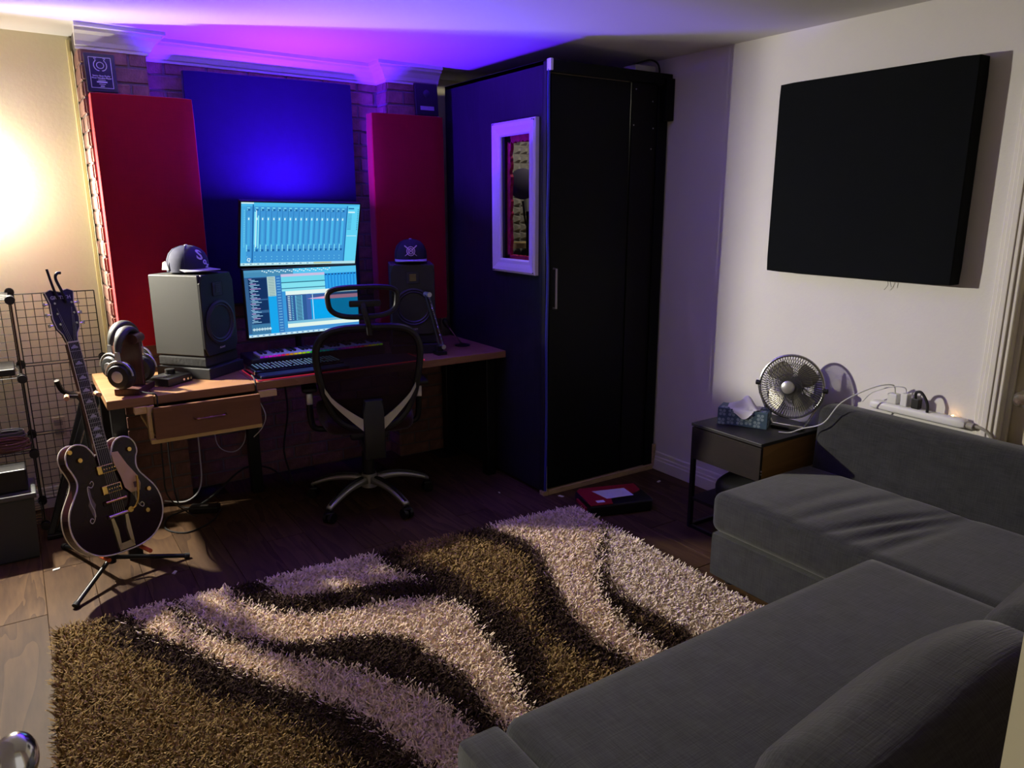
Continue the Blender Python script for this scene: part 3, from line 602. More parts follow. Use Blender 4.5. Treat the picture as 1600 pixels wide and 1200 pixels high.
# ---- caps
def cap(label, M, crown_m, brim_m, logo):
    t = thing('baseball_cap', label, 'cap', M=M)
    A, B, Hc = .092, .10, .125                                # half width, half length, height; front is -y
    b = MB(); prof = [(1, 0), (1.0, .25), (.97, .48), (.86, .70), (.66, .87), (.38, .97), (.12, 1.0), (0, 1.0)]
    b.lathe(prof, 36, Matrix.Diagonal((A, B, Hc, 1))); b.obj('crown', crown_m, t, True)
    def surf(x, z):
        zz = min(max(z/Hc, 0), .99); k = 0
        while prof[k+1][1] < zz: k += 1
        (r0, h0), (r1, h1) = prof[k], prof[k+1]; r = r0+(r1-r0)*(zz-h0)/(h1-h0+1e-9)
        return -B*math.sqrt(max(r*r-(x/A)**2, .0))
    b = MB()
    for k in range(6):
        a = k*PI/3+PI/6; b.tube([(math.cos(a)*A*r*1.006, math.sin(a)*B*r*1.006, Hc*h+.0005) for r, h in prof[:-1]], .0011, 5)
    b.obj('seam', crown_m, t)
    b = MB(); b.lathe([(0, .004), (.007, .003), (.008, 0), (0, 0)], 12, Matrix.Translation((0, 0, Hc))); b.obj('button', brim_m, t, True)
    b = MB(); G = []
    for i in range(13):
        a = PI+PI*(.08+.84*i/12); row = []
        for j in range(6):
            s = j/5; ext = s*.072*math.sin(PI*(.08+.84*i/12))**.6; x = math.cos(a)*A*(1-.02*s); y = math.sin(a)*B-ext
            row.append((x, y, .012-.009*(abs(x)/A)**2*s-.002*s))
        G.append(row)
    for dz in (0, .0035):
        V = [[b.bm.verts.new((p[0], p[1], p[2]+dz)) for p in row] for row in G]
        for i in range(12):
            for j in range(5): b.bm.faces.new((V[i][j], V[i+1][j], V[i+1][j+1], V[i][j+1]))
        if dz == 0: V0 = V
    for i in range(12): b.bm.faces.new((V0[i][5], V0[i+1][5], V[i+1][5], V[i][5]))
    b.obj('brim', brim_m, t, True)
    lm = mat('cap_embroidery_'+logo, (.62, .60, .62) if logo == 'sox' else (.60, .45, .40), .7, bump=.3, bscale=400)
    wrap = lambda p: Vector((p[0], surf(p[0], p[2])-.0016+(p[1]*1.0), p[2]))
    F = Matrix.Rotation(PI/2, 4, 'X')
    if logo == 'sox':
        for ch, x, z, sz in (('S', -.016, .080, .066), ('o', .004, .050, .044), ('x', .020, .030, .044)): text('embroidered_letter', ch, sz, lm, t, Matrix.Translation((x, 0, z)) @ F @ Matrix.Rotation(-.35, 4, 'Z'), wrap, bold=.0014)
        b = MB(); b.prism([(-.02, 0), (.02, 0), (.012, .035), (-.005, .042)], 0, .0012, Matrix(((0, 0, -1, -A*.985), (1, 0, 0, .055), (0, 1, 0, .012), (0, 0, 0, 1)))); b.obj('side_patch', mat('patch_cream', (.75, .74, .55), .7), t)
    else:
        b = MB()
        for s in (-1, 1):
            P = [(s*(-.033+.066*q), .036+.055*q) for q in [k/8 for k in range(9)]]; b.tube([(x, surf(x, z)-.001, z) for x, z in P], [.0016+.002*k/8 for k in range(9)], 6)
        for r in (.022, .013): b.tube([(r*math.cos(a), surf(r*math.cos(a), .062+r*math.sin(a))-.0015, .062+r*1.1*math.sin(a)) for a in [2*PI*k/24 for k in range(24)]], .0026, 6, True)
        b.obj('embroidered_emblem', lm, t)
    return t
navy = mat('cap_navy', (.018, .02, .045), .85, bump=.2, bscale=300)
capM = lambda p, d: frame(p, (-d[1], d[0], 0), (0, 0, 1)) @ Matrix.Rotation(0, 4, 'Z')
cL = ML_ @ Vector((.115, .14, .401)); cR = MR_ @ Vector((.125, .13, .401))
def capmat(p, fwd): z = Vector((0, 0, 1)); y = -Vector((fwd[0], fwd[1], 0)).normalized(); x = y.cross(z); M = Matrix((x, y, z)).transposed().to_4x4(); M.translation = p; return M
cap('navy baseball cap with white lettering on the left speaker', capmat(cL, (.62, -.78)), navy, mat('cap_brim_grey', (.42, .42, .44), .8), 'sox')
cap('black baseball cap with round crossed emblem on the right speaker', capmat(cR, (-.42, -.90)), mat('cap_black', (.012, .012, .016), .85, bump=.2, bscale=300), mat('cap_brim_lilac', (.42, .40, .44), .8), 'round')
# ---- MIDI keyboard
mk = thing('midi_keyboard', 'black piano keyboard controller below the monitors', 'keyboard', (.955, 3.862, DZ))
b = MB(); b.box((0, 0.002, .001), (.745, .235, .052), .006); b.obj('body', mat('midi_body', (.02, .02, .028), .4), mk)
wk = mat('key_white', (.70, .68, .72), .35); bk = mat('key_black', (.012, .012, .014), .35)
kme = MB().box((.0006, 0, 0), (.0224, .125, .012), .0012, seg=1).obj('white_key', wk, mk); bkm = MB().box((-.006, 0, 0), (.006, .08, .012), .0015, seg=1).obj('black_key', bk, mk)
fw = fb = True
for k in range(31):
    o = kme if fw else dup(kme, mk); fw = False; o.location = (.045+k*.0222, .008, .0525)
    if k % 7 not in (2, 6) and k < 30:
        o = bkm if fb else dup(bkm, mk); fb = False; o.location = (.045+(k+1)*.0222, .05, .0635)
b = MB()
for k in range(8): b.box((.06+k*.045, .165, .052), (.098+k*.045, .20, .056), .001, seg=1)
b.obj('pad_row', mat('pad_lilac', (.45, .42, .55), .5), mk)
b = MB()
for k in range(6): b.cyl((.50+k*.036, .19, .052), (.50+k*.036, .19, .068), .008, seg=12)
b.obj('knob_row', black, mk)
vs, fs, cs = [], [], []
for k in range(31):
    h = k/31; c = [max(0, min(1, abs(((h*1.6+q) % 1)*6-3)-1)) for q in (.72, .38, .05)]; n = len(vs); x = .045+k*.0222
    vs += [(x+.003, .0075, .0535), (x+.020, .0075, .0535), (x+.020, .0075, .062), (x+.003, .0075, .062)]; fs.append((n, n+1, n+2, n+3)); cs += [c]*4
me = bpy.data.meshes.new('light_guide'); me.from_pydata(vs, [], fs); ca = me.color_attributes.new('Col', 'FLOAT_COLOR', 'POINT')
for i, c in enumerate(cs): ca.data[i].color = (*c, 1)
link('light_guide', me, vcol('light_guide_glow', .5), mk)
# ---- computer keyboard
kb = thing('computer_keyboard', 'black mechanical computer keyboard with wrist rest on mat', 'keyboard', (.925, 3.585, DZ+.0055))
b = MB(); b.prism([(0, .085), (.45, .085), (.45, .245), (0, .245)], .0, .022, None, .003); b.obj('body', black, kb)
b = MB(); b.prism([(.0, .0), (.45, .0), (.45, .08), (0, .08)], 0, .016, None, .006); b.obj('wrist_rest', mat('wrist_rest', (.015, .015, .04), .6), kb)
b = MB(); b.box((-.010, .085, .004), (-.0005, .245, .026), .003); b.obj('side_bar', mat('aluminium_bar', (.8, .8, .78), .25, 1), kb)
b = MB()
for r in range(6):
    for c in range(22):
        if (r*31+c*17) % 23: b.box((.012+c*.0195, .092+r*.025, .022), (.028+c*.0195, .112+r*.025, .031), .0015, seg=1)
b.obj('keycaps', mat('keycap_dark', (.02, .025, .03), .4), kb)
b = MB()
for r in range(6):
    for c in range(22):
        if (r*31+c*17) % 23: b.box((.0175+c*.0195, .099+r*.025, .0312), (.0225+c*.0195, .105+r*.025, .0315))
b.obj('key_legend', mat('key_legend_glow', (.3, .5, .5), .5, emit=(.45, .9, .9), es=.7), kb)
b = MB(); b.tube(bez([(.885, 3.60, DZ+.03), (.889, 3.575, DZ+.02), (.888, 3.553, DZ), (.889, 3.55, DZ-.05), (.887, 3.551, DZ-.12)], 20), .004, 6); tag(b.obj('keyboard_cable', rubber, None, True), 'black cable hanging over the desk edge beside the mat', 'cable')
# ---- audio interface
ai = thing('audio_interface', 'black desktop audio interface with big volume knob', 'audio interface', (.548, 3.79, DZ), (0, 0, math.radians(36)))
b = MB(); b.prism([(-.075, -.07), (.075, -.07), (.075, .06), (-.075, .06)], 0.001, .038, Matrix.Identity(4), .004); b.obj('case', mat('interface_case', (.012, .012, .012), .4), ai)
b = MB(); b.cyl((.03, .02, .038), (.03, .02, .06), .024, .022, 28); b.obj('volume_knob', black, ai, True)
b = MB()
for q in (-.045, -.03, -.015): b.cyl((q, -.02, .038), (q, -.02, .044), .006, seg=10)
b.obj('button', silver, ai)
b = MB()
for q in (.02, .045, .065): b.cyl((q, -.073, .018), (q, -.069, .018), .006, seg=12)
b.obj('jack_socket', chrome, ai)
# ---- headphones on a stand
hm = frame((.39, 3.70, DZ), (.86, -.5, 0), (0, 0, 1))
hs = thing('headphone_stand', 'dark wooden headphone stand on the desk corner', 'stand', M=hm)
hw = wood('stand_mahogany', (.05, .02, .018), (.10, .04, .03), 10, .35, 'Z', .1)
b = MB(); b.box((-.055, -.085, .001), (.055, .085, .03), .003); b.obj('base', hw, hs)
b = MB(); b.box((-.045, -.010, .03), (.045, .012, .235), .003); b.obj('upright', hw, hs)
b = MB(); b.cyl((-.03, -.04, .245), (-.03, .04, .245), .022, seg=20); b.cyl((.03, -.04, .245), (.03, .04, .245), .022, seg=20); b.box((-.03, -.04, .223), (.03, .04, .267)); b.obj('cradle', hw, hs)
def headphones(label, M, logo):
    t = thing('headphones', label, 'headphones', M=M)
    b = MB(); P = [(.082*math.cos(a), 0, .175+.098*math.sin(a)) for a in [PI*(.02+.96*k/20) for k in range(21)]]; rr = [(.008+.008*math.sin(PI*k/20)) for k in range(21)]
    b.tube(P, rr, 10); o = b.obj('headband', mat('headband_leather', (.035, .035, .032), .5), t, True)
    for v in o.data.vertices: v.co.y *= 1.7
    for s in (-1, 1):
        b = MB(); b.prism([(-.010, .0), (.010, .0), (.013, .04), (.03, .075), (-.03, .075), (-.013, .04)], -.0025, .0025, Matrix(((0, 0, s, s*.090), (1, 0, 0, 0), (0, -1, 0, .185), (0, 0, 0, 1)))); b.tube([(s*.094, .062*math.cos(a), .082+.062*math.sin(a)) for a in [PI*k/16 for k in range(17)]], .0045, 8); b.obj('yoke', silver, t, True)
        b = MB(); b.lathe([(0, .036), (.03, .036), (.048, .032), (.058, .018), (.060, 0), (.0, 0)], 32, Matrix.Translation((s*.075, 0, .078)) @ Matrix.Rotation(s*PI/2, 4, 'Y')); cup = b.obj('ear_cup', mat('ear_cup_black', (.012, .012, .012), .55), t, True)
        b = MB(); b.lathe([(.03, 0), (.036, .014), (.052, .018), (.061, .008), (.061, 0)], 32, Matrix.Translation((s*.074, 0, .078)) @ Matrix.Rotation(-s*PI/2, 4, 'Y')); b.obj('ear_pad', rubber, cup, True)
        b = MB(); b.lathe([(0, .0012), (.025, .001), (.026, 0), (0, 0)], 28, Matrix.Translation((s*.111, 0, .078)) @ Matrix.Rotation(s*PI/2, 4, 'Y')); b.obj('logo_disc', silver, cup, True)
    return t
headphones('silver and black headphones hanging on the front of the stand', frame((.383, 3.688, DZ+.015), (-.62, -.78, 0), (0, 0, 1)), True)
headphones('second pair of black headphones behind the headphone stand', frame((.395, 3.945, DZ+.006), (-.80, -.60, 0), (0, 0, 1)), True)
b = MB(); b.tube(bez([(.34, 3.66, DZ+.03), (.42, 3.58, DZ+.012), (.452, 3.552, DZ+.006), (.455, 3.548, DZ-.05), (.445, 3.53, .45), (.46, 3.6, .28), (.56, 3.75, .12), (.62, 3.9, .03)], 48), .0035, 6); tag(b.obj('headphone_cable', rubber, None, True), 'thin black headphone cable dropping past the drawer to the floor', 'cable')

# ---- boom arm and small microphone at the right end of the desk
ba = thing('boom_arm', 'folded microphone boom arm with springs clamped to desk', 'microphone arm', (1.95, 3.675, DZ))
b = MB(); b.cyl((0, 0, 0), (0, 0, .05), .02, seg=14); b.box((-.03, -.03, -.0), (.03, .03, .02), .003); b.obj('clamp', blackm, ba)
dk = mat('arm_gunmetal', (.10, .13, .14), .3, .8)
for dx in (-.012, .012):
    b = MB(); b.tube([(.012+dx, 0, .04), (-.07+dx, 0, .345)], .006, 8); b.obj('arm_bar', dk, ba, True)
b = MB(); P = [Vector((.012, -.01, .06)).lerp(Vector((-.066, -.01, .33)), k/160)+Vector((.005*math.cos(k*.9), .005*math.sin(k*.9), 0)) for k in range(161)]; b.tube(P, .0012, 4); b.obj('spring', chrome, ba)
b = MB(); b.cyl((-.07, -.025, .345), (-.07, .025, .345), .014, seg=14); b.cyl((.012, -.025, .045), (.012, .025, .045), .013, seg=14); b.obj('joint', silver, ba, True)
tm = thing('small_microphone', 'small microphone on a thin chrome rod beside the boom arm', 'microphone', (2.19, 3.84, DZ))
b = MB(); b.lathe([(0, 0), (.045, 0), (.045, .008), (.01, .016), (0, .016)], 24); b.obj('base', blackm, tm, True)
b = MB(); b.tube(bez([(0, 0, .012), (-.02, 0, .03), (-.10, -.01, .13)], 12), .004, 8); b.obj('rod', chrome, tm, True)
b = MB(); b.lathe([(0, -.022), (.014, -.018), (.018, 0), (.017, .03), (.010, .042), (0, .045)], 20, frame((-.105, -.01, .137), (0, 1, 0), (-.62, -.06, .78))); b.obj('microphone_head', black, tm, True)

# ================================================================ OFFICE CHAIR
ch = thing('office_chair', 'black mesh office chair with headrest and silver star base', 'chair', (1.485, 3.665, 0), (0, 0, math.radians(-16)))
cs_ = mat('chair_silver', (.50, .51, .46), .35, .7, var=.04)
for k in range(5):
    a = math.radians(-63+72*k); d = Vector((math.cos(a), math.sin(a), 0)); n = Vector((-d.y, d.x, 0))
    leg = MB(); rows = []
    for q in [i/10 for i in range(11)]:
        r = .045+.295*q; z = .135-.055*q**1.6+.012*math.sin(PI*q); wd = .026-.008*q; h = .03-.014*q
        c = d*r+Vector((0, 0, z)); rows.append([leg.bm.verts.new(c+n*sx*wd+Vector((0, 0, sz*h/2))) for sx, sz in ((-1, -1), (1, -1), (.8, 1), (-.8, 1))])
    for A, B in zip(rows, rows[1:]):
        for i in range(4): leg.bm.faces.new((A[i], A[(i+1) % 4], B[(i+1) % 4], B[i]))
    leg.bm.faces.new(rows[0][::-1]); leg.bm.faces.new(rows[-1]); lg = leg.obj('base_leg', cs_, ch, True)
    b = MB()
    P = [d*(.06+.27*q)+Vector((0, 0, .1515-.058*q**1.6+.012*math.sin(PI*q))) for q in [i/8 for i in range(9)]]
    b.tube(P, [.010, .012, .012, .012, .011, .010, .009, .008, .007], 6); b.obj('leg_inlay', black, lg, True)
    b = MB(); c = d*.335
    for sx in (-1, 1): b.cyl(c+n*sx*.006+Vector((0, 0, .028)), c+n*sx*.026+Vector((0, 0, .028)), .028, seg=20)
    b.cyl(c+Vector((0, 0, .03)), c+Vector((0, 0, .075)), .010, seg=10); b.box((c.x-.022, c.y-.022, .045), (c.x+.022, c.y+.022, .062), .006); b.obj('caster', black, ch, True)
b = MB(); b.cyl((0, 0, .09), (0, 0, .165), .045, .04, 24); b.obj('hub', cs_, ch, True)
b = MB(); b.cyl((0, 0, .16), (0, 0, .40), .026, seg=18); b.cyl((0, 0, .16), (0, 0, .29), .034, seg=18); b.obj('gas_lift', black, ch, True)
b = MB(); b.box((-.10, -.12, .39), (.10, .12, .44), .015); b.obj('tilt_mechanism', black, ch, True)
seatm = fabric('chair_seat_cloth', (.03, .012, .014), 300, .15)
b = MB(); b.rbox((-.25, -.21, .44), (.25, .27, .53), .04, (14, 14, 6), lambda p: (p.x*(1-.12*max(0, -p.y)/.21), p.y, p.z+.015*(p.x/.25)**2)); b.obj('seat', seatm, ch, True)
# back: curved outer frame, mesh, lumbar silver arcs, spine, headrest
def backpt(u, v):
    """u -1..1 across, v 0..1 up; gently wrapped back leaning away from the seat"""
    hw = .275*(.66+.55*v-.21*v*v)
    return Vector((u*hw, -.285+.055*u*u-.03*math.sin(PI*v)-.02*v+.01, .50+.52*v))
def rim(t):
    """closed rounded outline of the back"""
    a = 2*PI*t; c, s = math.cos(a), math.sin(a); e = .55
    return (math.copysign(abs(c)**e, c), .5+.5*math.copysign(abs(s)**e, s))
b = MB(); b.tube([backpt(*rim(k/64)) for k in range(64)], .018, 8, True); b.obj('back_frame', black, ch, True)
b = MB(); nu, nv = 16, 20; G = []
for i in range(nu+1):
    row = []
    for j in range(nv+1):
        v_ = j/nv; s = 2*v_-1; lim = (1-abs(s)**(2/.55))**(.55/2) if abs(s) < 1 else 0
        row.append(b.bm.verts.new(backpt((2*i/nu-1)*lim, v_)))
    G.append(row)
for i in range(nu):
    for j in range(nv): b.bm.faces.new((G[i][j], G[i+1][j], G[i+1][j+1], G[i][j+1]))
b.obj('back_mesh', see_through('chair_mesh', (.014, .004, .006), .09, .8, .2), ch, True)
for s in (-1, 1):
    b = MB(); A, B = [], []
    for k in range(13):
        q = k/12; u_ = .96-.80*q**.9; v_ = .42-.36*q**.55; p = backpt(s*u_, v_)+Vector((0, -.024-.02*q, 0)); hh = .018+.03*q
        A.append(p+Vector((0, 0, hh*.4))); B.append(p-Vector((0, 0, hh)))
    V = [[b.bm.verts.new(p+Vector((0, dy, 0))) for p in X] for dy in (0, .008) for X in (A, B)]
    for k in range(12):
        b.bm.faces.new((V[0][k], V[0][k+1], V[1][k+1], V[1][k])); b.bm.faces.new((V[2][k], V[3][k], V[3][k+1], V[2][k+1])); b.bm.faces.new((V[0][k], V[2][k], V[2][k+1], V[0][k+1])); b.bm.faces.new((V[1][k], V[1][k+1], V[3][k+1], V[3][k]))
    p = A[-1]; b.box((p.x-.008 if s > 0 else p.x-.010, p.y-.001, p.z-.115), (p.x+.010 if s > 0 else p.x+.008, p.y+.010, p.z+.003), .002)
    b.obj('lumbar_arc', cs_, ch, True)
b = MB(); b.prism([(-.052, .36), (.052, .36), (.05, .60), (.045, .665), (-.045, .665), (-.05, .60)], -.02, .02, Matrix(((1, 0, 0, 0), (0, 0, 1, -.335), (0, 1, 0, 0), (0, 0, 0, 1))), .008); b.box((-.05, -.34, .36), (.05, -.08, .41), .01); b.obj('spine', mat('chair_spine_black', (.010, .013, .012), .45), ch, True)
hr = lambda t: (.165*math.copysign(abs(math.cos(2*PI*t))**.6, math.cos(2*PI*t))*(1+.12*math.sin(2*PI*t)), .072*math.copysign(abs(math.sin(2*PI*t))**.6, math.sin(2*PI*t)))
hp_ = lambda x, z: Vector((x-.02, -.30+.5*x*x, 1.145+z))
b = MB(); b.tube([hp_(*hr(k/48)) for k in range(48)], .013, 8, True); hf = b.obj('headrest_frame', black, ch, True)
b = MB(); b.bm.faces.new([b.bm.verts.new(hp_(*hr(k/48))) for k in range(48)]); b.obj('headrest_mesh', see_through('headrest_mesh', (.012, .01, .012), .35, .8, .2), hf)
b = MB(); b.tube(bez([(0, -.335, .99), (-.005, -.345, 1.04), (-.02, -.345, 1.10), (-.025, -.325, 1.14)], 14), .014, 8); b.box((-.09, -.335, 1.125), (.06, -.31, 1.155), .006); b.obj('headrest_bracket', black, ch, True)
for s in (-1, 1):
    b = MB(); b.tube(bez([(s*.20, .02, .43), (s*.27, .02, .44), (s*.29, .02, .50), (s*.29, .02, .66)], 18), .016, 8); ap = b.obj('arm_post', black, ch, True)
    b = MB(); b.box((s*.29-.017, .0, .575), (s*.29+.017, .04, .635), .004); b.obj('arm_collar', silver, ap, True)
    b = MB(); b.rbox((s*.29-.04, -.10, .66), (s*.29+.04, .15, .69), .014, (6, 10, 4)); b.obj('arm_pad', black, ap, True)

# ================================================================ GUITAR ON STAND
gB = Vector((.238, 3.40, .15)); gT = Vector((.125, 3.68, 1.28))
gu = (gT-gB).normalized(); gn = Vector((.42, -.88, .22)); GM = frame(gB, gu.cross(gn)*-1, gu)
# local frame: z up the neck, y = -normal, x across
gz = gu; gy = -(gn-gu*gn.dot(gu)).normalized(); gx = gy.cross(gz); GM = Matrix((gx, gy, gz*1.05)).transposed().to_4x4(); GM.translation = gB
gt = thing('electric_guitar', 'dark red hollow body electric guitar with gold hardware', 'guitar', M=GM)
half = [(0, 0), (.06, .002), (.12, .018), (.168, .055), (.196, .105), (.203, .16), (.190, .215), (.160, .262), (.138, .295), (.130, .325), (.138, .360), (.150, .395), (.148, .430), (.128, .458), (.095, .468), (.062, .455), (.042, .425), (.034, .405)]
def sm(pts, n=4):
    out = []
    P = [Vector((*p, 0)) for p in pts]
    for q in bez(P, n*(len(P)-1)): out.append((q.x, q.y))
    return out
L_side = sm([(-x, z) for x, z in half]); R_side = sm([(x, z-(.012 if z > .38 else 0)) for x, z in half])
outline = R_side+[(.03, .41), (-.03, .41)]+L_side[::-1][:-1]
gbm = mat('guitar_walnut_gloss', (.016, .003, .005), .16, var=.25, vscale=6, spec=.3)
XZ = Matrix(((1, 0, 0, 0), (0, 0, 1, 0), (0, 1, 0, 0), (0, 0, 0, 1)))
b = MB(); b.prism(outline, -.03, .03, XZ); b.obj('body', gbm, gt)
bind = mat('guitar_binding_cream', (.78, .72, .58), .35)
b = MB()
for yy in (-.0305, .0305): b.tube([(x, yy, z) for x, z in outline], .0032, 6, True)
b.obj('binding', bind, gt)
# f holes
fb_ = mat('f_hole_trim', (.66, .62, .46), .4); fd = mat('f_hole_dark', (.17, .14, .08), .6)
for s in (-1, 1):
    P = bez([(s*.083, 0, .305), (s*.072, 0, .312), (s*.068, 0, .300), (s*.080, 0, .288), (s*.094, 0, .295), (s*.099, 0, .265), (s*.098, 0, .225), (s*.092, 0, .195), (s*.098, 0, .165), (s*.112, 0, .150), (s*.120, 0, .160), (s*.112, 0, .170), (s*.104, 0, .164)], 48)
    b = MB(); b.tube([(p.x, -.0315, p.z) for p in P], .0018, 5); fh = b.obj('f_hole_trim', fb_, gt)
    b = MB(); b.prism([(s*.099, .29), (s*.099, .245), (s*.110, .222), (s*.100, .168), (s*.090, .17), (s*.088, .20), (s*.080, .218), (s*.089, .25), (s*.088, .29)][::1 if s > 0 else -1], -.0314, -.0302, XZ); b.obj('f_hole', fd, fh)
# neck, fretboard, inlays, frets
b = MB(); b.prism([(-.024, .40), (.024, .40), (.0215, .865), (-.0215, .865)], -.034, -.012, XZ); b.obj('neck', mat('neck_mahogany', (.06, .015, .012), .25), gt)
fbd = MB().prism([(-.0265, .365), (.0265, .365), (.0215, .868), (-.0215, .868)], -.042, -.034, XZ).obj('fretboard', mat('fretboard_ebony', (.014, .011, .016), .35), gt)
b = MB()
for s in (-1, 1): b.tube([(s*.027, -.040, .365), (s*.022, -.040, .868)], .002, 5)
b.obj('neck_binding', bind, fbd)
scale_l = .625; frets = [.868-scale_l*(1-2**(-k/12)) for k in range(1, 22)]
for z in frets: MB().box((-.0245, -.0432, z-.0007), (.0245, -.042, z+.0007)).obj('fret', silver, fbd)
for k in (0, 2, 4, 6, 8, 11, 14, 16):
    z = (frets[k]+(frets[k-1] if k else .868))/2; hw = .014
    b = MB(); b.prism([(-hw, z-.006), (hw, z-.006), (hw, z-.001), (hw*.45, z+.004), (hw*.2, z+.008), (-hw*.2, z+.008), (-hw*.45, z+.004), (-hw, z-.001)], -.0424, -.0419, XZ); b.obj('inlay', mat('inlay_pearl', (.55, .54, .62), .3), fbd)
b = MB(); b.box((-.0225, -.045, .868), (.0225, -.034, .873)); b.obj('nut', bind, gt)
hd = [(-.022, .873), (.022, .873), (.030, .905), (.046, .93), (.053, .97), (.048, 1.03), (.058, 1.075), (.035, 1.085), (.0, 1.075), (-.035, 1.085), (-.058, 1.075), (-.048, 1.03), (-.053, .97), (-.046, .93), (-.030, .905)]
HM = XZ.copy(); b = MB(); b.prism(hd, -.036, -.020, XZ); hdo = b.obj('headstock', mat('headstock_violet_black', (.02, .012, .05), .15), gt)
b = MB(); b.tube([(x, -.036, z) for x, z in hd], .0018, 5, True); b.obj('headstock_binding', bind, hdo)
text('lettering', 'GRETSCH', .019, mat('pearl_lettering', (.6, .58, .66), .3), hdo, Matrix.Translation((0, -.0364, 1.052)) @ Matrix.Rotation(PI/2, 4, 'X'), bold=.0003)
for s in (-1, 1):
    for k in range(3):
        z = .945+k*.042; b = MB(); b.cyl((s*.034, -.046, z), (s*.034, -.036, z), .0045, seg=12); b.cyl((s*.045, -.028, z), (s*.066, -.028, z), .003, seg=8); b.lathe([(0, -.008), (.006, -.007), (.0075, 0), (.006, .007), (0, .008)], 14, Matrix.Translation((s*.07, -.028, z)) @ Matrix.Diagonal((.8, .6, 1, 1))); b.obj('tuning_peg', chrome, gt, True)
for k in range(6):
    x = (k-2.5)*.0066; b = MB(); b.tube([(x*1.35, -.046, .155), (x*1.3, -.0475, .215), (x, -.0455, .87), ((1 if x > 0 else -1)*.03 if True else 0, -.044, .95+(2-abs(int(k-2.5)))*.03)], .0006, 4); b.obj('string', silver, gt)
# pickups, bridge, pickguard, tailpiece, knobs
for z in (.345, .262):
    b = MB(); b.box((-.042, -.040, z-.018), (.042, -.030, z+.018), .003); pk = b.obj('pickup', gold, gt)
    b = MB(); b.box((-.022, -.0412, z-.014), (.036, -.0398, z+.014), .001); b.obj('pickup_insert', black, pk)
    b = MB()
    for k in range(5):
        b.cyl((-.015+k*.0115, -.0425, z), (-.015+k*.0115, -.041, z), .003, seg=8)
    b.obj('pole_piece', gold, pk)
b = MB(); b.cyl((-.045, -.043, .212), (.045, -.043, .212), .006, seg=12); b.obj('bridge', gold, gt, True)
b = MB(); b.box((-.05, -.036, .200), (.05, -.030, .215), .002); b.obj('bridge_base', gbm, gt)
b = MB(); b.prism([(.030, .405), (.060, .402), (.085, .34), (.116, .285), (.122, .25), (.112, .222), (.072, .222), (.050, .25), (.046, .30), (.030, .36)], -.044, -.041, XZ, .001); pg = b.obj('pickguard', mat('pickguard_gold', (.62, .42, .20), .35, .2), gt)
b = MB(); b.box((.090, -.0446, .238), (.106, -.0440, .262)); b.obj('pickguard_logo', mat('logo_dark', (.12, .06, .03), .5), pg)
b = MB(); b.prism([(-.035, .02), (-.022, .02), (-.018, .09), (-.026, .148), (-.038, .150)], -.036, -.031, XZ); b.prism([(.022, .02), (.035, .02), (.038, .150), (.026, .148), (.018, .09)], -.036, -.031, XZ); b.prism([(-.035, .008), (.035, .008), (.03, .035), (-.03, .035)], -.036, -.031, XZ); b.cyl((-.048, -.042, .152), (.048, -.042, .152), .008, seg=14); tp = b.obj('tailpiece', mat('bigsby_gold', (.62, .50, .30), .28, 1), gt, True)
b = MB(); b.tube(bez([(.045, -.046, .160), (.062, -.062, .165), (.082, -.066, .195), (.100, -.062, .26), (.104, -.060, .285)], 20), [.004+.0016*(k/20) for k in range(21)], 8); b.cyl((.045, -.055, .158), (.045, -.036, .158), .012, seg=14); b.obj('vibrato_arm', gold, tp, True)
for x, z in ((-.098, .405), (.115, .398), (.155, .215), (.125, .13), (-.13, .445)):
    b = MB(); b.cyl((x, -.040, z), (x, -.030, z), .009, .010, 16); b.obj('control_knob', gold, gt, True)
cp = thing('guitar_capo', 'black capo clipped to the top of the guitar headstock', 'capo', M=GM)
b = MB(); b.tube(bez([(-.012, -.040, 1.045), (-.024, -.046, 1.09), (-.030, -.046, 1.165)], 10), .005, 8); b.obj('lever', rubber, cp, True)
b = MB(); b.tube(bez([(.018, -.043, 1.03), (.004, -.048, 1.08), (-.006, -.048, 1.125), (.004, -.048, 1.146), (.020, -.048, 1.148)], 16), .006, 8); b.obj('clamp_arm', rubber, cp, True)
# stand
gs = thing('guitar_stand', 'black tubular guitar stand with orange tipped arms', 'stand', (.19, 3.47, 0))
b = MB(); b.cyl((0, 0, .075), (0, 0, .13), .018, seg=16); b.cyl((.0, .02, .12), (-.02, .19, .80), .011, seg=12); b.obj('mast', blackm, gs, True)
for p in ((-.162, -.20), (.312, .02), (-.165, .46)):
    b = MB(); d = Vector((*p, .012)); b.tube([(0, 0, .10), d], .010, 10); lg = b.obj('leg', blackm, gs, True)
    b = MB(); q = Vector((0, 0, .10)).lerp(d, .95); b.tube([q, d+(d-q)*.2], .013, 10); b.obj('rubber_foot', rubber, lg, True)
om = mat('orange_rubber', (.55, .10, .025), .6)
for s, ex in ((-1, -.045), (1, .115)):
    b = MB(); b.tube(bez([(0, 0, .115), (ex*.8, .0, .125), (ex, -.03, .13)], 8), .007, 8); ca_ = b.obj('cradle_arm', blackm, gs, True)
    b = MB(); b.tube([(ex, -.02, .130), (ex+.03, -.115, .137)], .009, 8); b.obj('cradle_tip', om, ca_, True)
for s in (-1, 1):
    b = MB(); b.tube(bez([(-.02, .19, .79), (-.02+s*.05, .18, .80), (-.02+s*.055, .10, .815)], 8), .008, 8); ca_ = b.obj('neck_yoke', blackm, gs, True)
    b = MB(); b.tube([(-.02+s*.055, .12, .813), (-.02+s*.06, .02, .825)], .010, 8); b.obj('yoke_tip', mat('tan_rubber', (.50, .25, .12), .6), ca_, True)

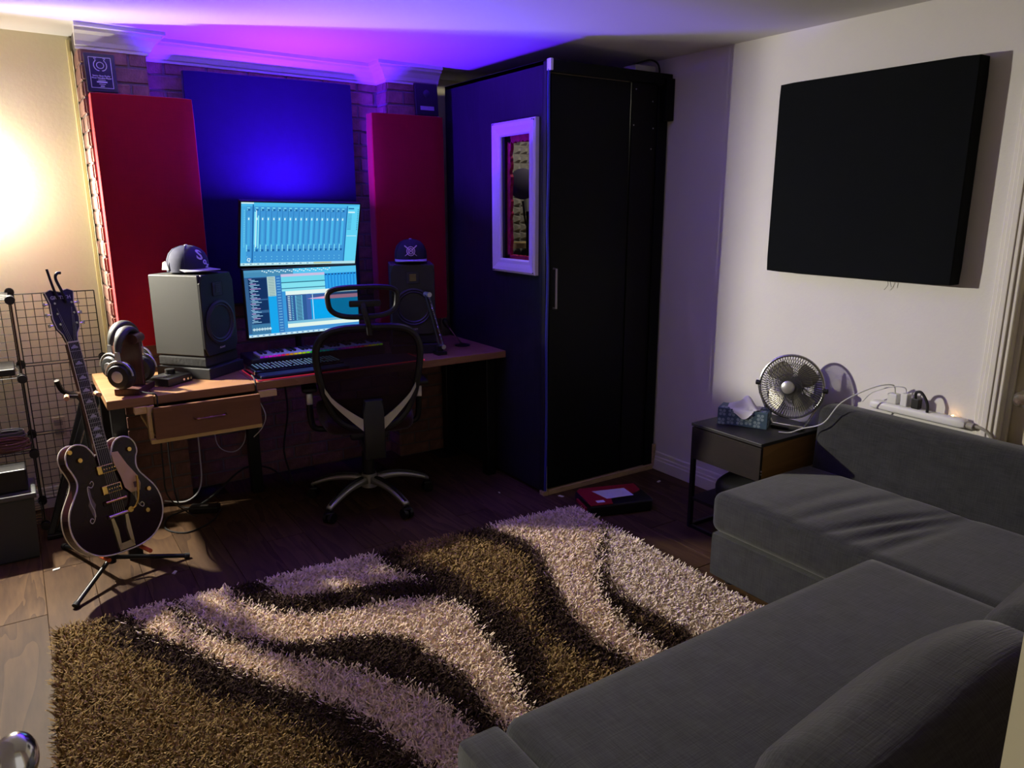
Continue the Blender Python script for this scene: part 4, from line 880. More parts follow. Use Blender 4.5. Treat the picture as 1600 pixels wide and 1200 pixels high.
# ================================================================ LEFT CORNER: WIRE SHELF, BINS, STAND
wire = mat('wire_black', (.012, .012, .012), .45, .4)
ws = thing('wire_cube_shelf', 'black wire grid cube shelf against the cream wall', 'shelf', (0, 0, 0))
def grid(o, u, v, n=(9, 9), s=.0395, r=.0016):
    o = Vector(o); u = Vector(u); v = Vector(v); m = MB(); L0, L1 = n[0]*s, n[1]*s
    for i in range(n[0]+1): m.tube([o+u*i*s, o+u*i*s+v*L1], r*(1.7 if i in (0, n[0]) else 1), 4)
    for j in range(n[1]+1): m.tube([o+v*j*s, o+v*j*s+u*L0], r*(1.7 if j in (0, n[1]) else 1), 4)
    return m.obj('grid_panel', wire, ws)
X, Z = Vector((1, 0, 0)), Vector((0, 0, 1)); Yv = Vector((0, -1, 0)); g = .37
for k in range(3):
    grid((-.02, 4.50, .07+k*g), X, Z); grid((-.40, 4.50, .07+k*g), X, Z)
    grid((-.035, 4.49, .07+k*g), Yv, Z, (9, 9)); grid((-.40, 4.49, .07+k*g), Yv, Z, (9, 9))
    grid((-.40, 4.49, .07+k*g), X, Yv)
grid((-.40, 4.49, .07+3*g), X, Yv)
for k in range(4):
    for x, y in ((-.035, 4.12), (-.035, 4.495), (.337, 4.497), (-.40, 4.12)):
        if k == 3 and x > .3: continue
        b = MB(); z = .07+k*g
        for dz in (-.018, .018): b.lathe([(0, -.004), (.02, -.003), (.021, 0), (.02, .003), (0, .004)], 16, Matrix.Translation((x, y-.012, z+dz*0)) @ Matrix.Rotation(PI/2, 4, 'X') @ Matrix.Translation((0, 0, dz)))
        b.cyl((x, y-.03, z), (x, y+.006, z), .008, seg=8); b.obj('connector', black, ws, True)
tote = thing('storage_tote', 'dark grey plastic storage tote on the floor by shelf', 'bin', (-.215, 3.985, 0))
tm_ = mat('tote_grey', (.035, .04, .04), .55, bump=.1, bscale=120)
b = MB(); b.prism([(-.14, -.10), (.14, -.10), (.14, .10), (-.14, .10)], 0, .30, None, .01)
for v in b.bm.verts: k = 1+.10*(v.co.z/.30); v.co.x *= k; v.co.y *= k
b.obj('tub', tm_, tote)
b = MB(); b.prism([(-.165, -.12), (.165, -.12), (.165, .12), (-.165, .12)], .30, .325, None, .006); b.obj('rim', mat('tote_rim', (.07, .075, .075), .5), tote)
b = MB(); b.box((-.28, 3.91, .327), (-.075, 4.05, .43), .006); bx_ = b.obj('cable_box', black); tag(bx_, 'black plastic box standing on the grey tote', 'box')
b = MB(); b.box((-.33, 4.16, .82), (-.06, 4.40, .85), .004); tag(b.obj('flat_black_box', black), 'flat black box on the upper wire shelf', 'box')
for k, (c, r, col, lab) in enumerate((((-.13, 4.19), .075, (.16, .07, .05), 'brown coiled cable lying on the lower wire shelf'), ((-.13, 4.38), .06, (.12, .12, .13), 'grey coiled cable beside the brown coil on wire shelf'))):
    b = MB(); P = []
    for i in range(150): a = i*.27; P.append((c[0]+r*(1+.15*math.sin(i*.11))*math.cos(a), c[1]+r*.8*math.sin(a)*(1+.1*math.cos(i*.13)), .452+.0003*i))
    b.tube(P, .005, 6); tag(b.obj('coiled_cable', mat('cable_%d' % k, col, .6), None, True), lab, 'cable')
fs_ = thing('folded_stand', 'folded black metal keyboard stand leaning behind the guitar', 'stand', (.12, 4.12, 0))
for (a, c) in (((-.14, -.02, .02), (.14, .10, .72)), ((-.10, .0, .02), (.17, .12, .70)), ((-.13, .05, .02), (.08, .16, .62))):
    d = (Vector(c)-Vector(a)).normalized(); b = MB(); L = (Vector(c)-Vector(a)).length; b.box((-.014, -.010, 0), (.014, .010, L), .003, frame(a, (1, 0, 0), d)); b.obj('stand_bar', blackm, fs_)
b = MB(); b.tube(bez([(.10, .08, .60), (.06, .05, .68), (.0, .02, .72), (-.02, .0, .78)], 12), .012, 8); b.obj('bent_arm', blackm, fs_, True)
b = MB(); b.box((-.155, -.05, .003), (-.02, .09, .022), .003); b.obj('foot_bar', blackm, fs_)
b = MB(); b.box((.195, 4.12, .002), (.245, 4.15, .72), .003, Matrix.Translation((0, 0, 0))); tag(b.obj('white_board', whitep), 'narrow white board standing behind the guitar neck', 'board')
b = MB(); b.box((.055, YB-.006, .385), (.125, YB, .495), .003); ot = b.obj('wall_outlet', mat('outlet_ivory', (.62, .55, .36), .45)); tag(ot, 'ivory wall outlet behind the wire grid', 'outlet')
b = MB()
for z in (.415, .465): b.box((.07, YB-.008, z-.016), (.11, YB-.005, z+.016), .003)
b.obj('socket', mat('outlet_socket', (.3, .26, .18), .5), ot)
sc = thing('wall_sconce', 'brass wall lamp with a bare bulb on the cream wall', 'lamp', (LAMP_XY[0], YB, 1.93))
b = MB(); b.cyl((0, -.012, 0), (0, 0, 0), .05, seg=24); b.obj('backplate', mat('bronze_dark', (.05, .035, .025), .4, .7), sc)
b = MB(); b.tube(bez([(0, -.01, 0), (0, -.07, .03), (0, -.105, .01), (0, -.105, -.08)], 14), .007, 8); b.obj('arm', MATS['bronze_dark'], sc, True)
b = MB(); b.cyl((0, -.105, -.08), (0, -.105, -.135), .015, seg=16); b.obj('socket', MATS['bronze_dark'], sc, True)
b = MB(); b.lathe([(.012, -.135), (.016, -.15), (.03, -.19), (.033, -.215), (.022, -.24), (0, -.247)], 24, Matrix.Translation((0, -.105, 0))); b.obj('bulb', see_through('bulb_glass', (1, .95, .85), .9, .2), sc, True)
b = MB(); b.lathe([(.03, .03), (.07, .05), (.10, .10), (.115, .135), (.112, .135), (.097, .102), (.068, .054), (.03, .034)], 32, Matrix.Translation((0, 0, -.21)) @ Matrix.Rotation(PI/2, 4, 'X')); b.obj('added_dish', see_through('added_dish_dimmer', (.22, .20, .16), .24, .5), sc, True)  # unseen dish added to dim the bulb's light on the wall

b = MB(); n_ = 28; lz = LAMP_XY[2]-1.93
for i in range(n_):                                    # unseen metal flap added to keep bulb light off the ceiling
    a0, a1 = [math.radians(-22-150*(i+q)/n_) for q in (0, 1)]
    for r0, h0, r1, h1 in ((.018, .075, .05, .05), (.05, .05, .105, .016)):
        b.bm.faces.new([b.bm.verts.new((r*math.cos(a), -.105+r*math.sin(a), lz+h)) for r, h, a in ((r0, h0, a0), (r1, h1, a0), (r1, h1, a1), (r0, h0, a1))])
bmesh.ops.remove_doubles(b.bm, verts=b.bm.verts[:], dist=1e-5); b.obj('added_visor', MATS['bronze_dark'], sc, True)
# ---- under the desk
pb = thing('power_adapter', 'black power adapter lying on the floor under desk', 'adapter', (.685, 4.02, 0), (0, 0, math.radians(-28)))
b = MB(); b.box((-.075, -.035, .001), (.075, .035, .035), .006); b.obj('case', black, pb)
b = MB(); b.box((-.02, -.012, .035), (.018, .010, .0356)); b.obj('rating_label', mat('label_grey', (.35, .35, .35), .6), pb)
for pts, r, m, lab in (([(.61, 4.05, .02), (.5, 4.02, .008), (.47, 3.88, .005), (.55, 3.78, .005), (.68, 3.85, .005), (.76, 3.98, .01)], .004, rubber, 'black cable looped on the floor around the power adapter'),
    ([(.62, 4.06, .02), (.57, 4.12, .05), (.56, 4.16, .30), (.58, 4.18, .72)], .004, rubber, 'black cable hanging straight down behind the drawer'),
    ([(.62, 4.03, .02), (.75, 4.12, .04), (.95, 4.22, .13), (1.1, 4.22, .10), (1.2, 4.15, .006), (1.18, 4.2, .2), (1.22, 4.2, .45), (1.2, 4.2, .72)], .0055, rubber, 'thick black cable arching along the wall under the desk'),
    ([(.80, 4.16, .733), (.81, 4.2, .5), (.82, 4.22, .30), (.90, 4.22, .24), (.97, 4.22, .30), (.985, 4.2, .5), (.99, 4.16, .733)], .003, mat('white_cable', (.6, .6, .6), .5), 'thin white cable loop hanging on the wall under desk'),
    ([(.52, 4.22, .03), (.62, 4.15, .03), (.70, 4.16, .10), (.72, 4.2, .3), (.72, 4.22, .7)], .004, MATS['white_cable'], 'pale cable curving down to the floor behind the guitar'),
    ([(.91, 3.62, .68), (.935, 3.60, .6), (.93, 3.66, .52), (.90, 3.72, .46)], .0025, MATS['white_cable'], 'short pale cable beside the right side of the drawer')):
    b = MB(); b.tube(bez(pts, 40), r, 6); tag(b.obj('cable', m, None, True), lab, 'cable')

# ================================================================ RUG
A_, B_, C_, D_ = (-.045, 3.05), (2.305, 2.885), (2.275, 1.32), (-.115, 1.44)
L1 = [(.17, 3.05), (.24, 2.83), (.36, 2.61), (.42, 2.47), (.49, 2.34), (.59, 2.17), (.70, 1.99), (.75, 1.84), (.78, 1.66), (.80, 1.2)]
L1b = [(.34, 3.05), (.36, 2.84), (.41, 2.71), (.50, 2.58), (.60, 2.43), (.68, 2.33), (.77, 2.24), (.85, 2.12), (.91, 2.0), (.97, 1.87), (.98, 1.73), (.99, 1.2)]
D1_ = [(.37, 3.05), (.39, 2.87), (.44, 2.72), (.53, 2.59), (.63, 2.47), (.74, 2.42), (.85, 2.38), (.97, 2.32), (1.03, 2.24), (1.06, 2.10), (1.09, 1.96), (1.09, 1.85), (1.07, 1.71), (1.04, 1.2)]
L2b = [(.58, 3.05), (.59, 2.87), (.66, 2.75), (.72, 2.67), (.82, 2.60), (.94, 2.56), (1.08, 2.54), (1.21, 2.48), (1.30, 2.39), (1.32, 2.28), (1.28, 2.13), (1.27, 2.0), (1.23, 1.82), (1.19, 1.75), (1.15, 1.2)]
L3 = [(.70, 3.05), (.72, 2.86), (.77, 2.78), (.87, 2.74), (1.0, 2.71), (1.14, 2.67), (1.23, 2.64), (1.29, 2.55), (1.25, 2.69), (1.22, 2.75), (1.20, 2.82), (1.20, 2.92), (1.18, 3.05)]
L4a = [(1.75, 3.0), (1.82, 2.83), (1.85, 2.68), (1.84, 2.56), (1.77, 2.38), (1.69, 2.19), (1.63, 2.03), (1.60, 1.86), (1.62, 1.73), (1.65, 1.2)]
L4b = [(2.36, 2.70), (2.31, 2.65), (2.10, 2.43), (1.86, 2.15), (1.82, 2.06), (1.78, 1.93), (1.75, 1.82), (1.76, 1.73), (1.78, 1.2)]
L5 = [(2.36, 2.66), (2.31, 2.62), (2.12, 2.41), (1.98, 2.24), (1.91, 2.10), (1.89, 1.97), (1.91, 1.84), (1.92, 1.72), (1.94, 1.2)]
polys = [L1+L1b[::-1], D1_+L2b[::-1], L3, L4a+[(2.4, 1.0)]*0+L4b[::-1]+[(2.4, 3.0)], L5+[(2.4, 1.2)]]
def inside(P, poly):
    x, y = P[:, 0], P[:, 1]; r = np.zeros(len(P), bool); n = len(poly)
    for i in range(n):
        (x0, y0), (x1, y1) = poly[i], poly[(i+1) % n]
        if y0 == y1: continue
        c = ((y0 > y) != (y1 > y)) & (x < (x1-x0)*(y-y0)/(y1-y0)+x0); r ^= c
    return r
def dist(P, line):
    d = np.full(len(P), 9.)
    for a, c in zip(line, line[1:]):
        a = np.array(a); c = np.array(c); ab = c-a; t = np.clip(((P-a)@ab)/(ab@ab), 0, 1); d = np.minimum(d, np.hypot(*(P-(a+t[:, None]*ab)).T))
    return d
NS = 170000
uv = rng.random((NS, 2)); A4 = [np.array(q) for q in (A_, B_, C_, D_)]
P = (1-uv[:, :1])*((1-uv[:, 1:])*A4[0]+uv[:, 1:]*A4[3])+uv[:, :1]*((1-uv[:, 1:])*A4[1]+uv[:, 1:]*A4[2])
Pj = P+rng.normal(0, .012, P.shape)
light = np.zeros(NS, bool)
for q in polys: light |= inside(Pj, q)
edge = np.minimum.reduce([dist(P, q) for q in (L1, L1b, D1_, L2b, L3, L4a, L4b, L5)])
lf = lambda x, y: np.sin(x*5.1+1.3*np.sin(y*4.3))*np.cos(y*6.2+x*2.1)
olive = (~light) & (edge+.05*lf(P[:, 0], P[:, 1])+rng.normal(0, .025, NS) > .115) & ~inside(P, L1b+D1_[::-1])
c = np.empty((NS, 3)); rv = rng.random(NS)
c[:] = np.array((.042, .025, .016)); c[olive] = np.array((.25, .165, .065)); c[light] = np.array((.74, .59, .42))
far = light & inside(P, polys[4]); c[far] = np.array((.74, .62, .48))
dk_o = olive & (rv < .2); c[dk_o] *= .55
c *= (.72+.56*rng.random(NS))[:, None]
rug = thing('shag_rug', 'brown and beige shag rug with wavy stripes', 'rug', (0, 0, 0))
b = MB(); b.prism([A_, D_, C_, B_], .0005, .012); b.obj('backing', mat('rug_backing', (.06, .04, .028), .95, var=.2), rug)
ang = rng.random(NS)*2*PI; lean = .012+.02*rng.random(NS); ht = .026+.02*rng.random(NS); wd = .0021+.0010*rng.random(NS); ang2 = ang+PI/2+rng.normal(0, .5, NS)
bx, by = np.cos(ang), np.sin(ang); sx, sy = np.cos(ang2)*wd, np.sin(ang2)*wd
base = np.c_[P, np.full(NS, .010)]; midp = base+np.c_[bx*lean*.35, by*lean*.35, ht*.65]; tip = base+np.c_[bx*lean*1.25, by*lean*1.25, ht]
side = np.c_[sx, sy, np.zeros(NS)]
V = np.stack([base-side, base+side, midp-side*1.2, midp+side*1.2, tip-side*.7, tip+side*.7], 1).reshape(-1, 3)
i0 = np.arange(NS)*6; F = np.stack([np.c_[i0, i0+1, i0+3, i0+2], np.c_[i0+2, i0+3, i0+5, i0+4]], 1).reshape(-1, 4)
me = bpy.data.meshes.new('pile'); me.vertices.add(len(V)); me.vertices.foreach_set('co', V.ravel()); me.loops.add(F.size); me.loops.foreach_set('vertex_index', F.ravel().astype(np.int32))
me.polygons.add(len(F)); me.polygons.foreach_set('loop_start', np.arange(0, F.size, 4, dtype=np.int32)); me.polygons.foreach_set('loop_total', np.full(len(F), 4, np.int32)); me.update()
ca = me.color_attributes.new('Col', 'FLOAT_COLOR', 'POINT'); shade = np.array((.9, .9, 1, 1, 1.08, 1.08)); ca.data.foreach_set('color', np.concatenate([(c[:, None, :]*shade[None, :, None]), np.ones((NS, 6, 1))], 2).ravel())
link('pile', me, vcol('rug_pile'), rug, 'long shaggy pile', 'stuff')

# ================================================================ SOFA
sofa_m = fabric('sofa_grey_cloth', (.032, .033, .032), 260, .30, sheen=.2, bump=.6)
sofa = thing('corner_sofa', 'dark grey fabric corner sofa with chaise along white wall', 'sofa', (0, 0, 0))
SZ = .425
def wr(p):
    """sag and creases where the chaise seat meets the main seat"""
    x, y, z = p
    if z > SZ-.03:
        k = 0
        for y0, sl, wv, am in ((1.62, -.18, .030, .010), (1.50, -.30, .022, .014), (1.40, -.22, .026, .016), (1.30, -.1, .03, .012), (1.72, -.1, .04, .006)):
            yy = y-(y0+sl*(x-2.35)**1.0); k += am*math.exp(-(yy/wv)**2)*(1 if x > 2.4 else max(0, (x-2.3)/.1))*math.exp(-((x-2.62)/.30)**2)*(1.0)
        z -= k; z += .018*math.sin(PI*min(max((y-1.2)/.8, 0), 1))*math.sin(PI*min(max((x-2.33)/.67, 0), 1))
    return (x, y, z)
def bul(x0, x1, y0, y1, h):
    return lambda p: (p.x, p.y, p.z+(h*math.sin(PI*min(max((p.x-x0)/(x1-x0), 0), 1))**.6*math.sin(PI*min(max((p.y-y0)/(y1-y0), 0), 1))**.6 if p.z > .3 else 0))
b = MB(); b.rbox((2.355, .44, .03), (3.0, 2.0, .228), .012, (12, 20, 6)); b.obj('chaise_base', sofa_m, sofa, True)
b = MB(); b.rbox((2.345, .44, .234), (3.0, 2.008, SZ-.012), .045, (40, 110, 10), wr); b.obj('chaise_cushion', sofa_m, sofa, True)
b = MB(); b.rbox((.82, .40, .03), (2.35, 1.265, .228), .012, (20, 12, 6)); b.obj('seat_base', sofa_m, sofa, True)
b = MB(); b.rbox((.815, .40, .234), (2.338, 1.285, SZ), .040, (50, 34, 10), bul(.8, 2.34, .4, 1.29, .014)); b.obj('seat_cushion', sofa_m, sofa, True)
b = MB(); b.rbox((.69, .25, .03), (.812, 1.283, SZ-.004), .022, (8, 24, 10)); b.obj('armrest', sofa_m, sofa, True)
b = MB(); b.rbox((3.005, .25, .03), (3.145, 2.0, .70), .05, (8, 40, 20), lambda p: (p.x+.02*max(0, (p.z-.4))/.3, p.y, p.z)); b.obj('wall_side_backrest', sofa_m, sofa, True)
b = MB(); b.rbox((.69, .232, .03), (3.0, .395, .68), .045, (40, 8, 20)); b.obj('front_side_backrest', sofa_m, sofa, True)
def cush(p, cx, cz, hw, hz):
    u = (p.x-cx)/hw; v_ = (p.z-cz)/hz; s = 1+.55*(1-min(1, u*u))*(1-min(1, v_*v_))
    return (p.x, .55+(p.y-.55)*s-.03*v_, p.z+.012*math.sin(3*u)+.03*(1-u*u)*max(0, v_))
for x0, x1, nm in ((.84, 1.55, 'a'), (1.565, 2.32, 'b')):
    b = MB(); b.rbox((x0, .45, SZ+.012), (x1, .65, .80), .07, (28, 10, 18), lambda p, x0=x0, x1=x1: cush(p, (x0+x1)/2, .60, (x1-x0)/2, .18)); b.obj('back_cushion', sofa_m, sofa, True)
for x, y in ((2.42, 1.93), (2.42, .6), (.80, .5), (.80, 1.18), (2.95, 1.93)):
    b = MB(); b.cyl((x, y, 0), (x, y, .032), .025, seg=14); b.obj('foot', black, sofa)
# ================================================================ SIDE TABLE, FAN, TISSUES
tb = thing('side_table', 'dark brown side table with drawer beside the sofa', 'table', (2.69, 2.03, 0))
esp = wood('table_espresso', (.007, .0045, .0035), (.014, .008, .006), 9, .6, 'Y', 0, 5)
TW, TD, TH = .455, .42, .552
b = MB(); b.box((0, 0, TH-.016), (TW, TD, TH), .002); b.obj('top', mat('table_top_black', (.014, .013, .014), .5, var=.1), tb)
bd = MB(); bd.box((.02, .004, .375), (TW-.004, .016, TH-.018)); bd.obj('side_board', wood('table_side_brown', (.16, .085, .022), (.24, .13, .04), 6, .5, 'X', 0, 5), tb)
b = MB(); b.box((.02, TD-.016, .375), (TW-.004, TD-.004, TH-.018)); b.box((TW-.016, .016, .375), (TW-.004, TD-.016, TH-.018)); b.box((.02, .016, .375), (TW-.016, TD-.016, .385)); b.obj('case', esp, tb)
b = MB(); b.box((.003, .003, .37), (.019, TD-.003, TH-.022), .001); b.obj('drawer', esp, tb)
for sx, sz in ((.012, .405), (.012, .42)): MB().cyl((sx, -.001, sz), (sx, .004, sz), .004, seg=8).obj('screw', silver, tb)
for y in (.003, TD-.023):
    for x in (.004, TW-.024):
        b = MB(); b.box((x, y, 0), (x+.02, y+.02, .37)); b.obj('leg', blackm, tb)
    b = MB(); b.box((.024, y, 0), (TW-.024, y+.02, .018)); b.obj('floor_bar', blackm, tb)
b = MB(); b.box((.006, .025, .0), (.024, TD-.025, .016)); b.obj('floor_bar', blackm, tb)
b = MB(); b.box((.008, .008, .150), (TW-.01, TD-.008, .165)); b.obj('lower_shelf', esp, tb)
b = MB(); b.rbox((2.78, 2.1, .1665), (3.08, 2.38, .30), .05, (10, 10, 6), lambda p: (p.x, p.y, .1665+(p.z-.1665)*(.75+.25*math.sin(p.x*9)))); tag(b.obj('black_bag', mat('bag_black', (.01, .01, .011), .7, bump=.5, bscale=20), None, True), 'soft black bag on the lower shelf of the side table', 'bag')
TT = TH+.0005
fn = thing('desk_fan', 'silver and black wire guard desk fan on the side table', 'fan', (3.0, 2.125, TT))
fnz = Vector((-.93, -.34, .12)).normalized(); FC = Vector((0, 0, .205)); FM = frame(FC, (0, 0, 1), fnz); R0 = .148
fw_ = mat('fan_wire', (.16, .16, .16), .35, .8)
def dome(r, front): return (.045*(1-(r/R0)**2)+.008)*(1 if front else -1.15)
for front in (True, False):
    b = MB(); b.T = FM
    for k in range(72):
        a = 2*PI*k/72; tw_ = .35 if front else 0
        b.tube([(r*math.cos(a+tw_*(1-r/R0)), r*math.sin(a+tw_*(1-r/R0)), dome(r, front)) for r in (.03, .06, .09, .12, .14, R0)], .0015, 4)
    for r in (.062, .105): b.tube([(r*math.cos(2*PI*k/40), r*math.sin(2*PI*k/40), dome(r, front)) for k in range(40)], .0012, 4, True)
    b.obj('front_guard' if front else 'rear_guard', fw_, fn)
b = MB(); b.T = FM; b.tube([(R0*math.cos(2*PI*k/56), R0*math.sin(2*PI*k/56), 0) for k in range(56)], .0062, 8, True); b.obj('guard_ring', mat('fan_ring', (.35, .35, .34), .25, .9), fn, True)
b = MB(); b.T = FM; b.lathe([(0, .062), (.02, .061), (.030, .056), (.033, .048), (.030, .046), (0, .046)], 28); b.obj('hub_cap', silver, fn, True)
b = MB(); b.T = FM; b.lathe([(0, .012), (.03, .010), (.034, -.01), (.045, -.05), (.04, -.085), (0, -.09)], 24); b.obj('motor', black, fn, True)
for k in range(4):
    b = MB(); b.T = FM @ Matrix.Rotation(k*PI/2+.5, 4, 'Z'); G = []
    for i in range(7):
        r = .03+.098*i/6; hw = .35+.35*math.sin(PI*(.15+.75*i/6)); row = []
        for j in range(6):
            q = j/5-.5; a = q*hw*1.6+.3*i/6; row.append(b.bm.verts.new((r*math.cos(a), r*math.sin(a), -.006+.034*q)))
        G.append(row)
    vs = [v for r_ in G for v in r_]
    for i in range(6):
        for j in range(5): b.bm.faces.new((G[i][j], G[i+1][j], G[i+1][j+1], G[i][j+1]))
    b._x(vs); b.obj('blade', mat('fan_blade', (.36, .34, .27), .35, .3), fn, True)
yv = Vector((-fnz.y, fnz.x, 0)).normalized()
b = MB()
for s in (-1, 1): b.tube([FC+yv*s*(R0+.006), FC+yv*s*(R0-.005)+Vector((.0, .0, -.05)), yv*s*.075+Vector((0, 0, .012))], .006, 8)
b.tube([yv*-.075+Vector((0, 0, .012)), yv*.075+Vector((0, 0, .012))], .006, 8); b.obj('stand_arm', chrome, fn, True)
for s in (-1, 1): MB().cyl(FC+yv*s*(R0-.002), FC+yv*s*(R0+.018), .012, seg=14).obj('pivot_knob', black, fn, True)
b = MB(); b.prism([(-.035, -.07), (.06, -.07), (.06, .07), (-.035, .07)], 0, .014, frame((0, 0, 0), (1, .36, 0), (0, 0, 1)), .004); b.obj('base', black, fn)
tx = thing('tissue_box', 'blue floral tissue box with white tissue on side table', 'tissue box', (2.885, 2.29, TT), (0, 0, math.radians(-62.4)))
hl, hw, hh = .118, .056, .082
b = MB(); b.box((-hl, -hw, 0), (hl, hw, hh), .002); b.obj('carton', mat('tissue_box_blue', (.055, .10, .15), .6, var=.12, vscale=20), tx)
b = MB(); fm = mat('tissue_floral', (.25, .33, .38), .6)
def flower(M):
    for k in range(4): b.prism([(.0125*math.cos(PI/4+k*PI/2)+.0075*math.cos(t), .0125*math.sin(PI/4+k*PI/2)+.0075*math.sin(t)) for t in [2*PI*i/10 for i in range(10)]], 0, .0006, M)
    b.prism([(.004*math.cos(t), .004*math.sin(t)) for t in [2*PI*i/8 for i in range(8)]], 0, .0009, M)
for k, (x, z) in enumerate([(-.095, .06), (-.055, .022), (-.05, .062), (-.01, .024), (.03, .028), (.035, .062), (.07, .02), (.085, .055), (-.098, .015), (.0, .065)]):
    flower(Matrix.Translation((x, -hw, z)) @ Matrix.Rotation(PI/2, 4, 'X')); flower(Matrix.Translation((-x, hw, z)) @ Matrix.Rotation(-PI/2, 4, 'X'))
for y, z in ((-.03, .025), (.025, .05), (-.02, .066)): flower(Matrix.Translation((hl, y, z)) @ Matrix.Rotation(PI/2, 4, 'Y')); flower(Matrix.Translation((-hl, y, z)) @ Matrix.Rotation(-PI/2, 4, 'Y'))
for x, y in ((-.09, -.03), (-.07, .03), (.08, .03), (.09, -.03)): flower(Matrix.Translation((x, y, hh)))
b.obj('floral_print', fm, tx)
b = MB(); n = 26; G = []
for i in range(n+1):
    row = []
    for j in range(n+1):
        u_, v_ = 2*i/n-1, 2*j/n-1; r = math.hypot(u_, v_); x = u_*.075; y = v_*.05-.012*r
        z = hh+.05*math.exp(-(u_*1.5)**2-(v_*1.6)**2)+.012*math.sin(5*u_+3*v_)*(1-.5*r)+.004
        if v_ < -.35: z -= (-.35-v_)*.075*math.exp(-(u_*1.6)**2); 
        row.append(b.bm.verts.new((x, y if v_ > -.35 or abs(u_) > .8 else min(y, -hw-.003) if z < hh else y, max(z, hh+.0015) if abs(y) < hw and abs(x) < hl else z)))
    G.append(row)
for i in range(n):
    for j in range(n):
        if math.hypot(2*i/n-1, 2*j/n-1) < 1.15: b.bm.faces.new((G[i][j], G[i+1][j], G[i+1][j+1], G[i][j+1]))
b.obj('tissue', mat('tissue_paper', (.80, .79, .80), .9), tx, True)
# power bar, chargers, cables behind the sofa back
PBZ = .728
pbar = thing('power_bar', 'white power bar along the wall above the sofa back', 'power bar', (3.135, 1.59, PBZ))
b = MB(); b.rbox((-.022, -.20, -.018), (.022, .21, .022), .014, (6, 20, 6)); b.obj('housing', whitep, pbar, True)
b = MB(); b.cyl((0, -.2, .0), (0, -.225, -.002), .014, seg=14); b.obj('cord_end', mat('grey_plastic', (.35, .33, .28), .5), pbar)
b = MB(); b.lathe([(0, .003), (.004, .002), (.005, 0)], 12, Matrix.Translation((.012, -.135, .022))); b.obj('indicator_light', mat('indicator_amber', (.8, .5, .2), .4, emit=(1, .55, .15), es=25), pbar)
b = MB(); b.tube(bez([(3.135, 1.37, PBZ), (3.14, 1.33, PBZ-.004), (3.145, 1.30, PBZ-.03), (3.14, 1.27, PBZ-.08)], 12), .007, 8); pc = b.obj('cord', MATS['grey_plastic'], pbar, True); pc.location = (-3.135, -1.59, -PBZ)
def plug(name, y, sz, m, lab):
    b = MB(); b.box((3.115, y-sz[0]/2, PBZ+.0225), (3.115+sz[1], y+sz[0]/2, PBZ+.0225+sz[2]), .004); return tag(b.obj(name, m), lab, 'charger')
plug('usb_charger', 1.70, (.042, .035, .045), whitep, 'cube shaped white charger on the power bar')
plug('usb_charger', 1.648, (.030, .03, .055), whitep, 'slim white charger between the white cube and black plug')
plug('power_plug', 1.598, (.034, .028, .045), black, 'black power plug on the white power bar')
b = MB(); b.tube(bez([(3.12, 1.60, PBZ+.068), (3.11, 1.595, PBZ+.095), (3.105, 1.57, PBZ+.10), (3.11, 1.545, PBZ+.06), (3.115, 1.543, PBZ+.02)], 20), .006, 8); tag(b.obj('black_plug_cable', rubber, None, True), 'short black cable arching from the black plug', 'cable')
wc = MATS['white_cable']
b = MB(); b.tube(bez([(3.12, 1.69, PBZ+.07), (3.10, 1.695, PBZ+.11), (3.06, 1.76, PBZ+.09), (3.0, 1.86, PBZ+.01), (2.985, 1.93, PBZ-.10), (2.96, 2.02, TT+.03), (2.93, 2.06, TT+.006), (2.90, 2.10, TT+.004)], 60), .0028, 6); tag(b.obj('charging_cable', wc, None, True), 'white charging cable draped over sofa back to the fan', 'cable')
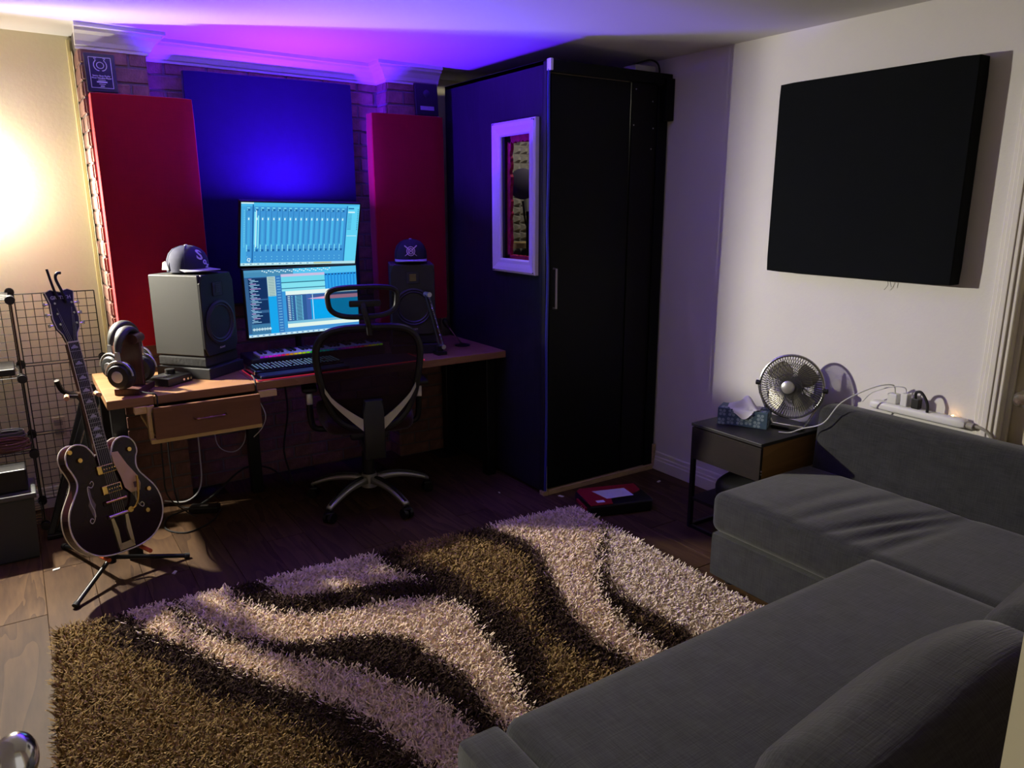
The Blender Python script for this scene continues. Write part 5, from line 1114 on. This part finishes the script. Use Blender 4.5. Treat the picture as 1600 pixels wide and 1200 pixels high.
b = MB(); b.tube(bez([(3.125, 1.645, PBZ+.08), (3.115, 1.65, PBZ+.105), (3.10, 1.70, PBZ+.10), (3.10, 1.78, PBZ+.06), (3.13, 1.84, PBZ+.0)], 30), .0022, 6); tag(b.obj('charging_cable', wc, None, True), 'second thin white cable arching from the slim charger', 'cable')

# ================================================================ SMALL THINGS ON THE FLOOR
rcM = Matrix.Translation((2.555, 2.86, 0)) @ Matrix.Rotation(math.radians(-18), 4, 'Z')
cse = thing('tool_case', 'flat black and red case on the floor beside booth', 'case', M=rcM)
b = MB(); b.prism([(-.18, -.125), (.17, -.125), (.19, -.10), (.19, .12), (-.16, .125), (-.18, .10)], .001, .062, None, .008); b.obj('lower_shell', mat('case_black', (.008, .008, .009), .4), cse)
b = MB(); b.prism([(-.175, -.12), (-.05, -.12), (-.03, -.03), (.10, -.02), (.17, .02), (.175, .115), (-.15, .12), (-.175, .09)], .062, .070, None, .003); b.obj('red_lid', mat('case_red', (.30, .012, .022), .4), cse)
b = MB(); b.prism([(-.06, -.06), (.10, -.05), (.09, .06), (-.10, .06)], .0702, .0708); b.obj('paper_label', mat('paper_label', (.62, .62, .64), .7, var=.08, vscale=60), cse)
b = MB(); b.box((-.13, -.10, .0702), (-.085, -.07, .0708)); b.obj('sticker', mat('sticker_white', (.75, .75, .78), .6), cse)
b = MB(); b.box((-.19, -.08, .02), (-.176, .06, .04), .003); b.obj('carry_handle', mat('case_red', (.3, .012, .022), .4), cse)
paper = mat('paper_scrap', (.75, .73, .70), .8)
for (x, y), a, lab in (((-.02, 3.70), .3, 'cream paper scrap left of the guitar stand'), ((.42, 3.37), 1.1, 'white scrap on the floor right of the guitar stand'), ((2.40, 3.12), 2.0, 'small white scrap in front of the booth corner'), ((3.02, 2.98), .4, 'white scrap near the baseboard by the booth'), ((2.14, 3.36), 1.5, 'tiny pale crumb on the dark floor left of booth')):
    k = .5 if 'tiny' in lab else 1
    b = MB(); b.prism([(-.016*k, -.006*k), (.012*k, -.008*k), (.018*k, .004*k), (-.010*k, .008*k)], .0005, .004); o = b.obj('paper_scrap', paper); o.location = (x, y, 0); o.rotation_euler = (0, 0, a); tag(o, lab, 'scrap', 'scraps on the floor')
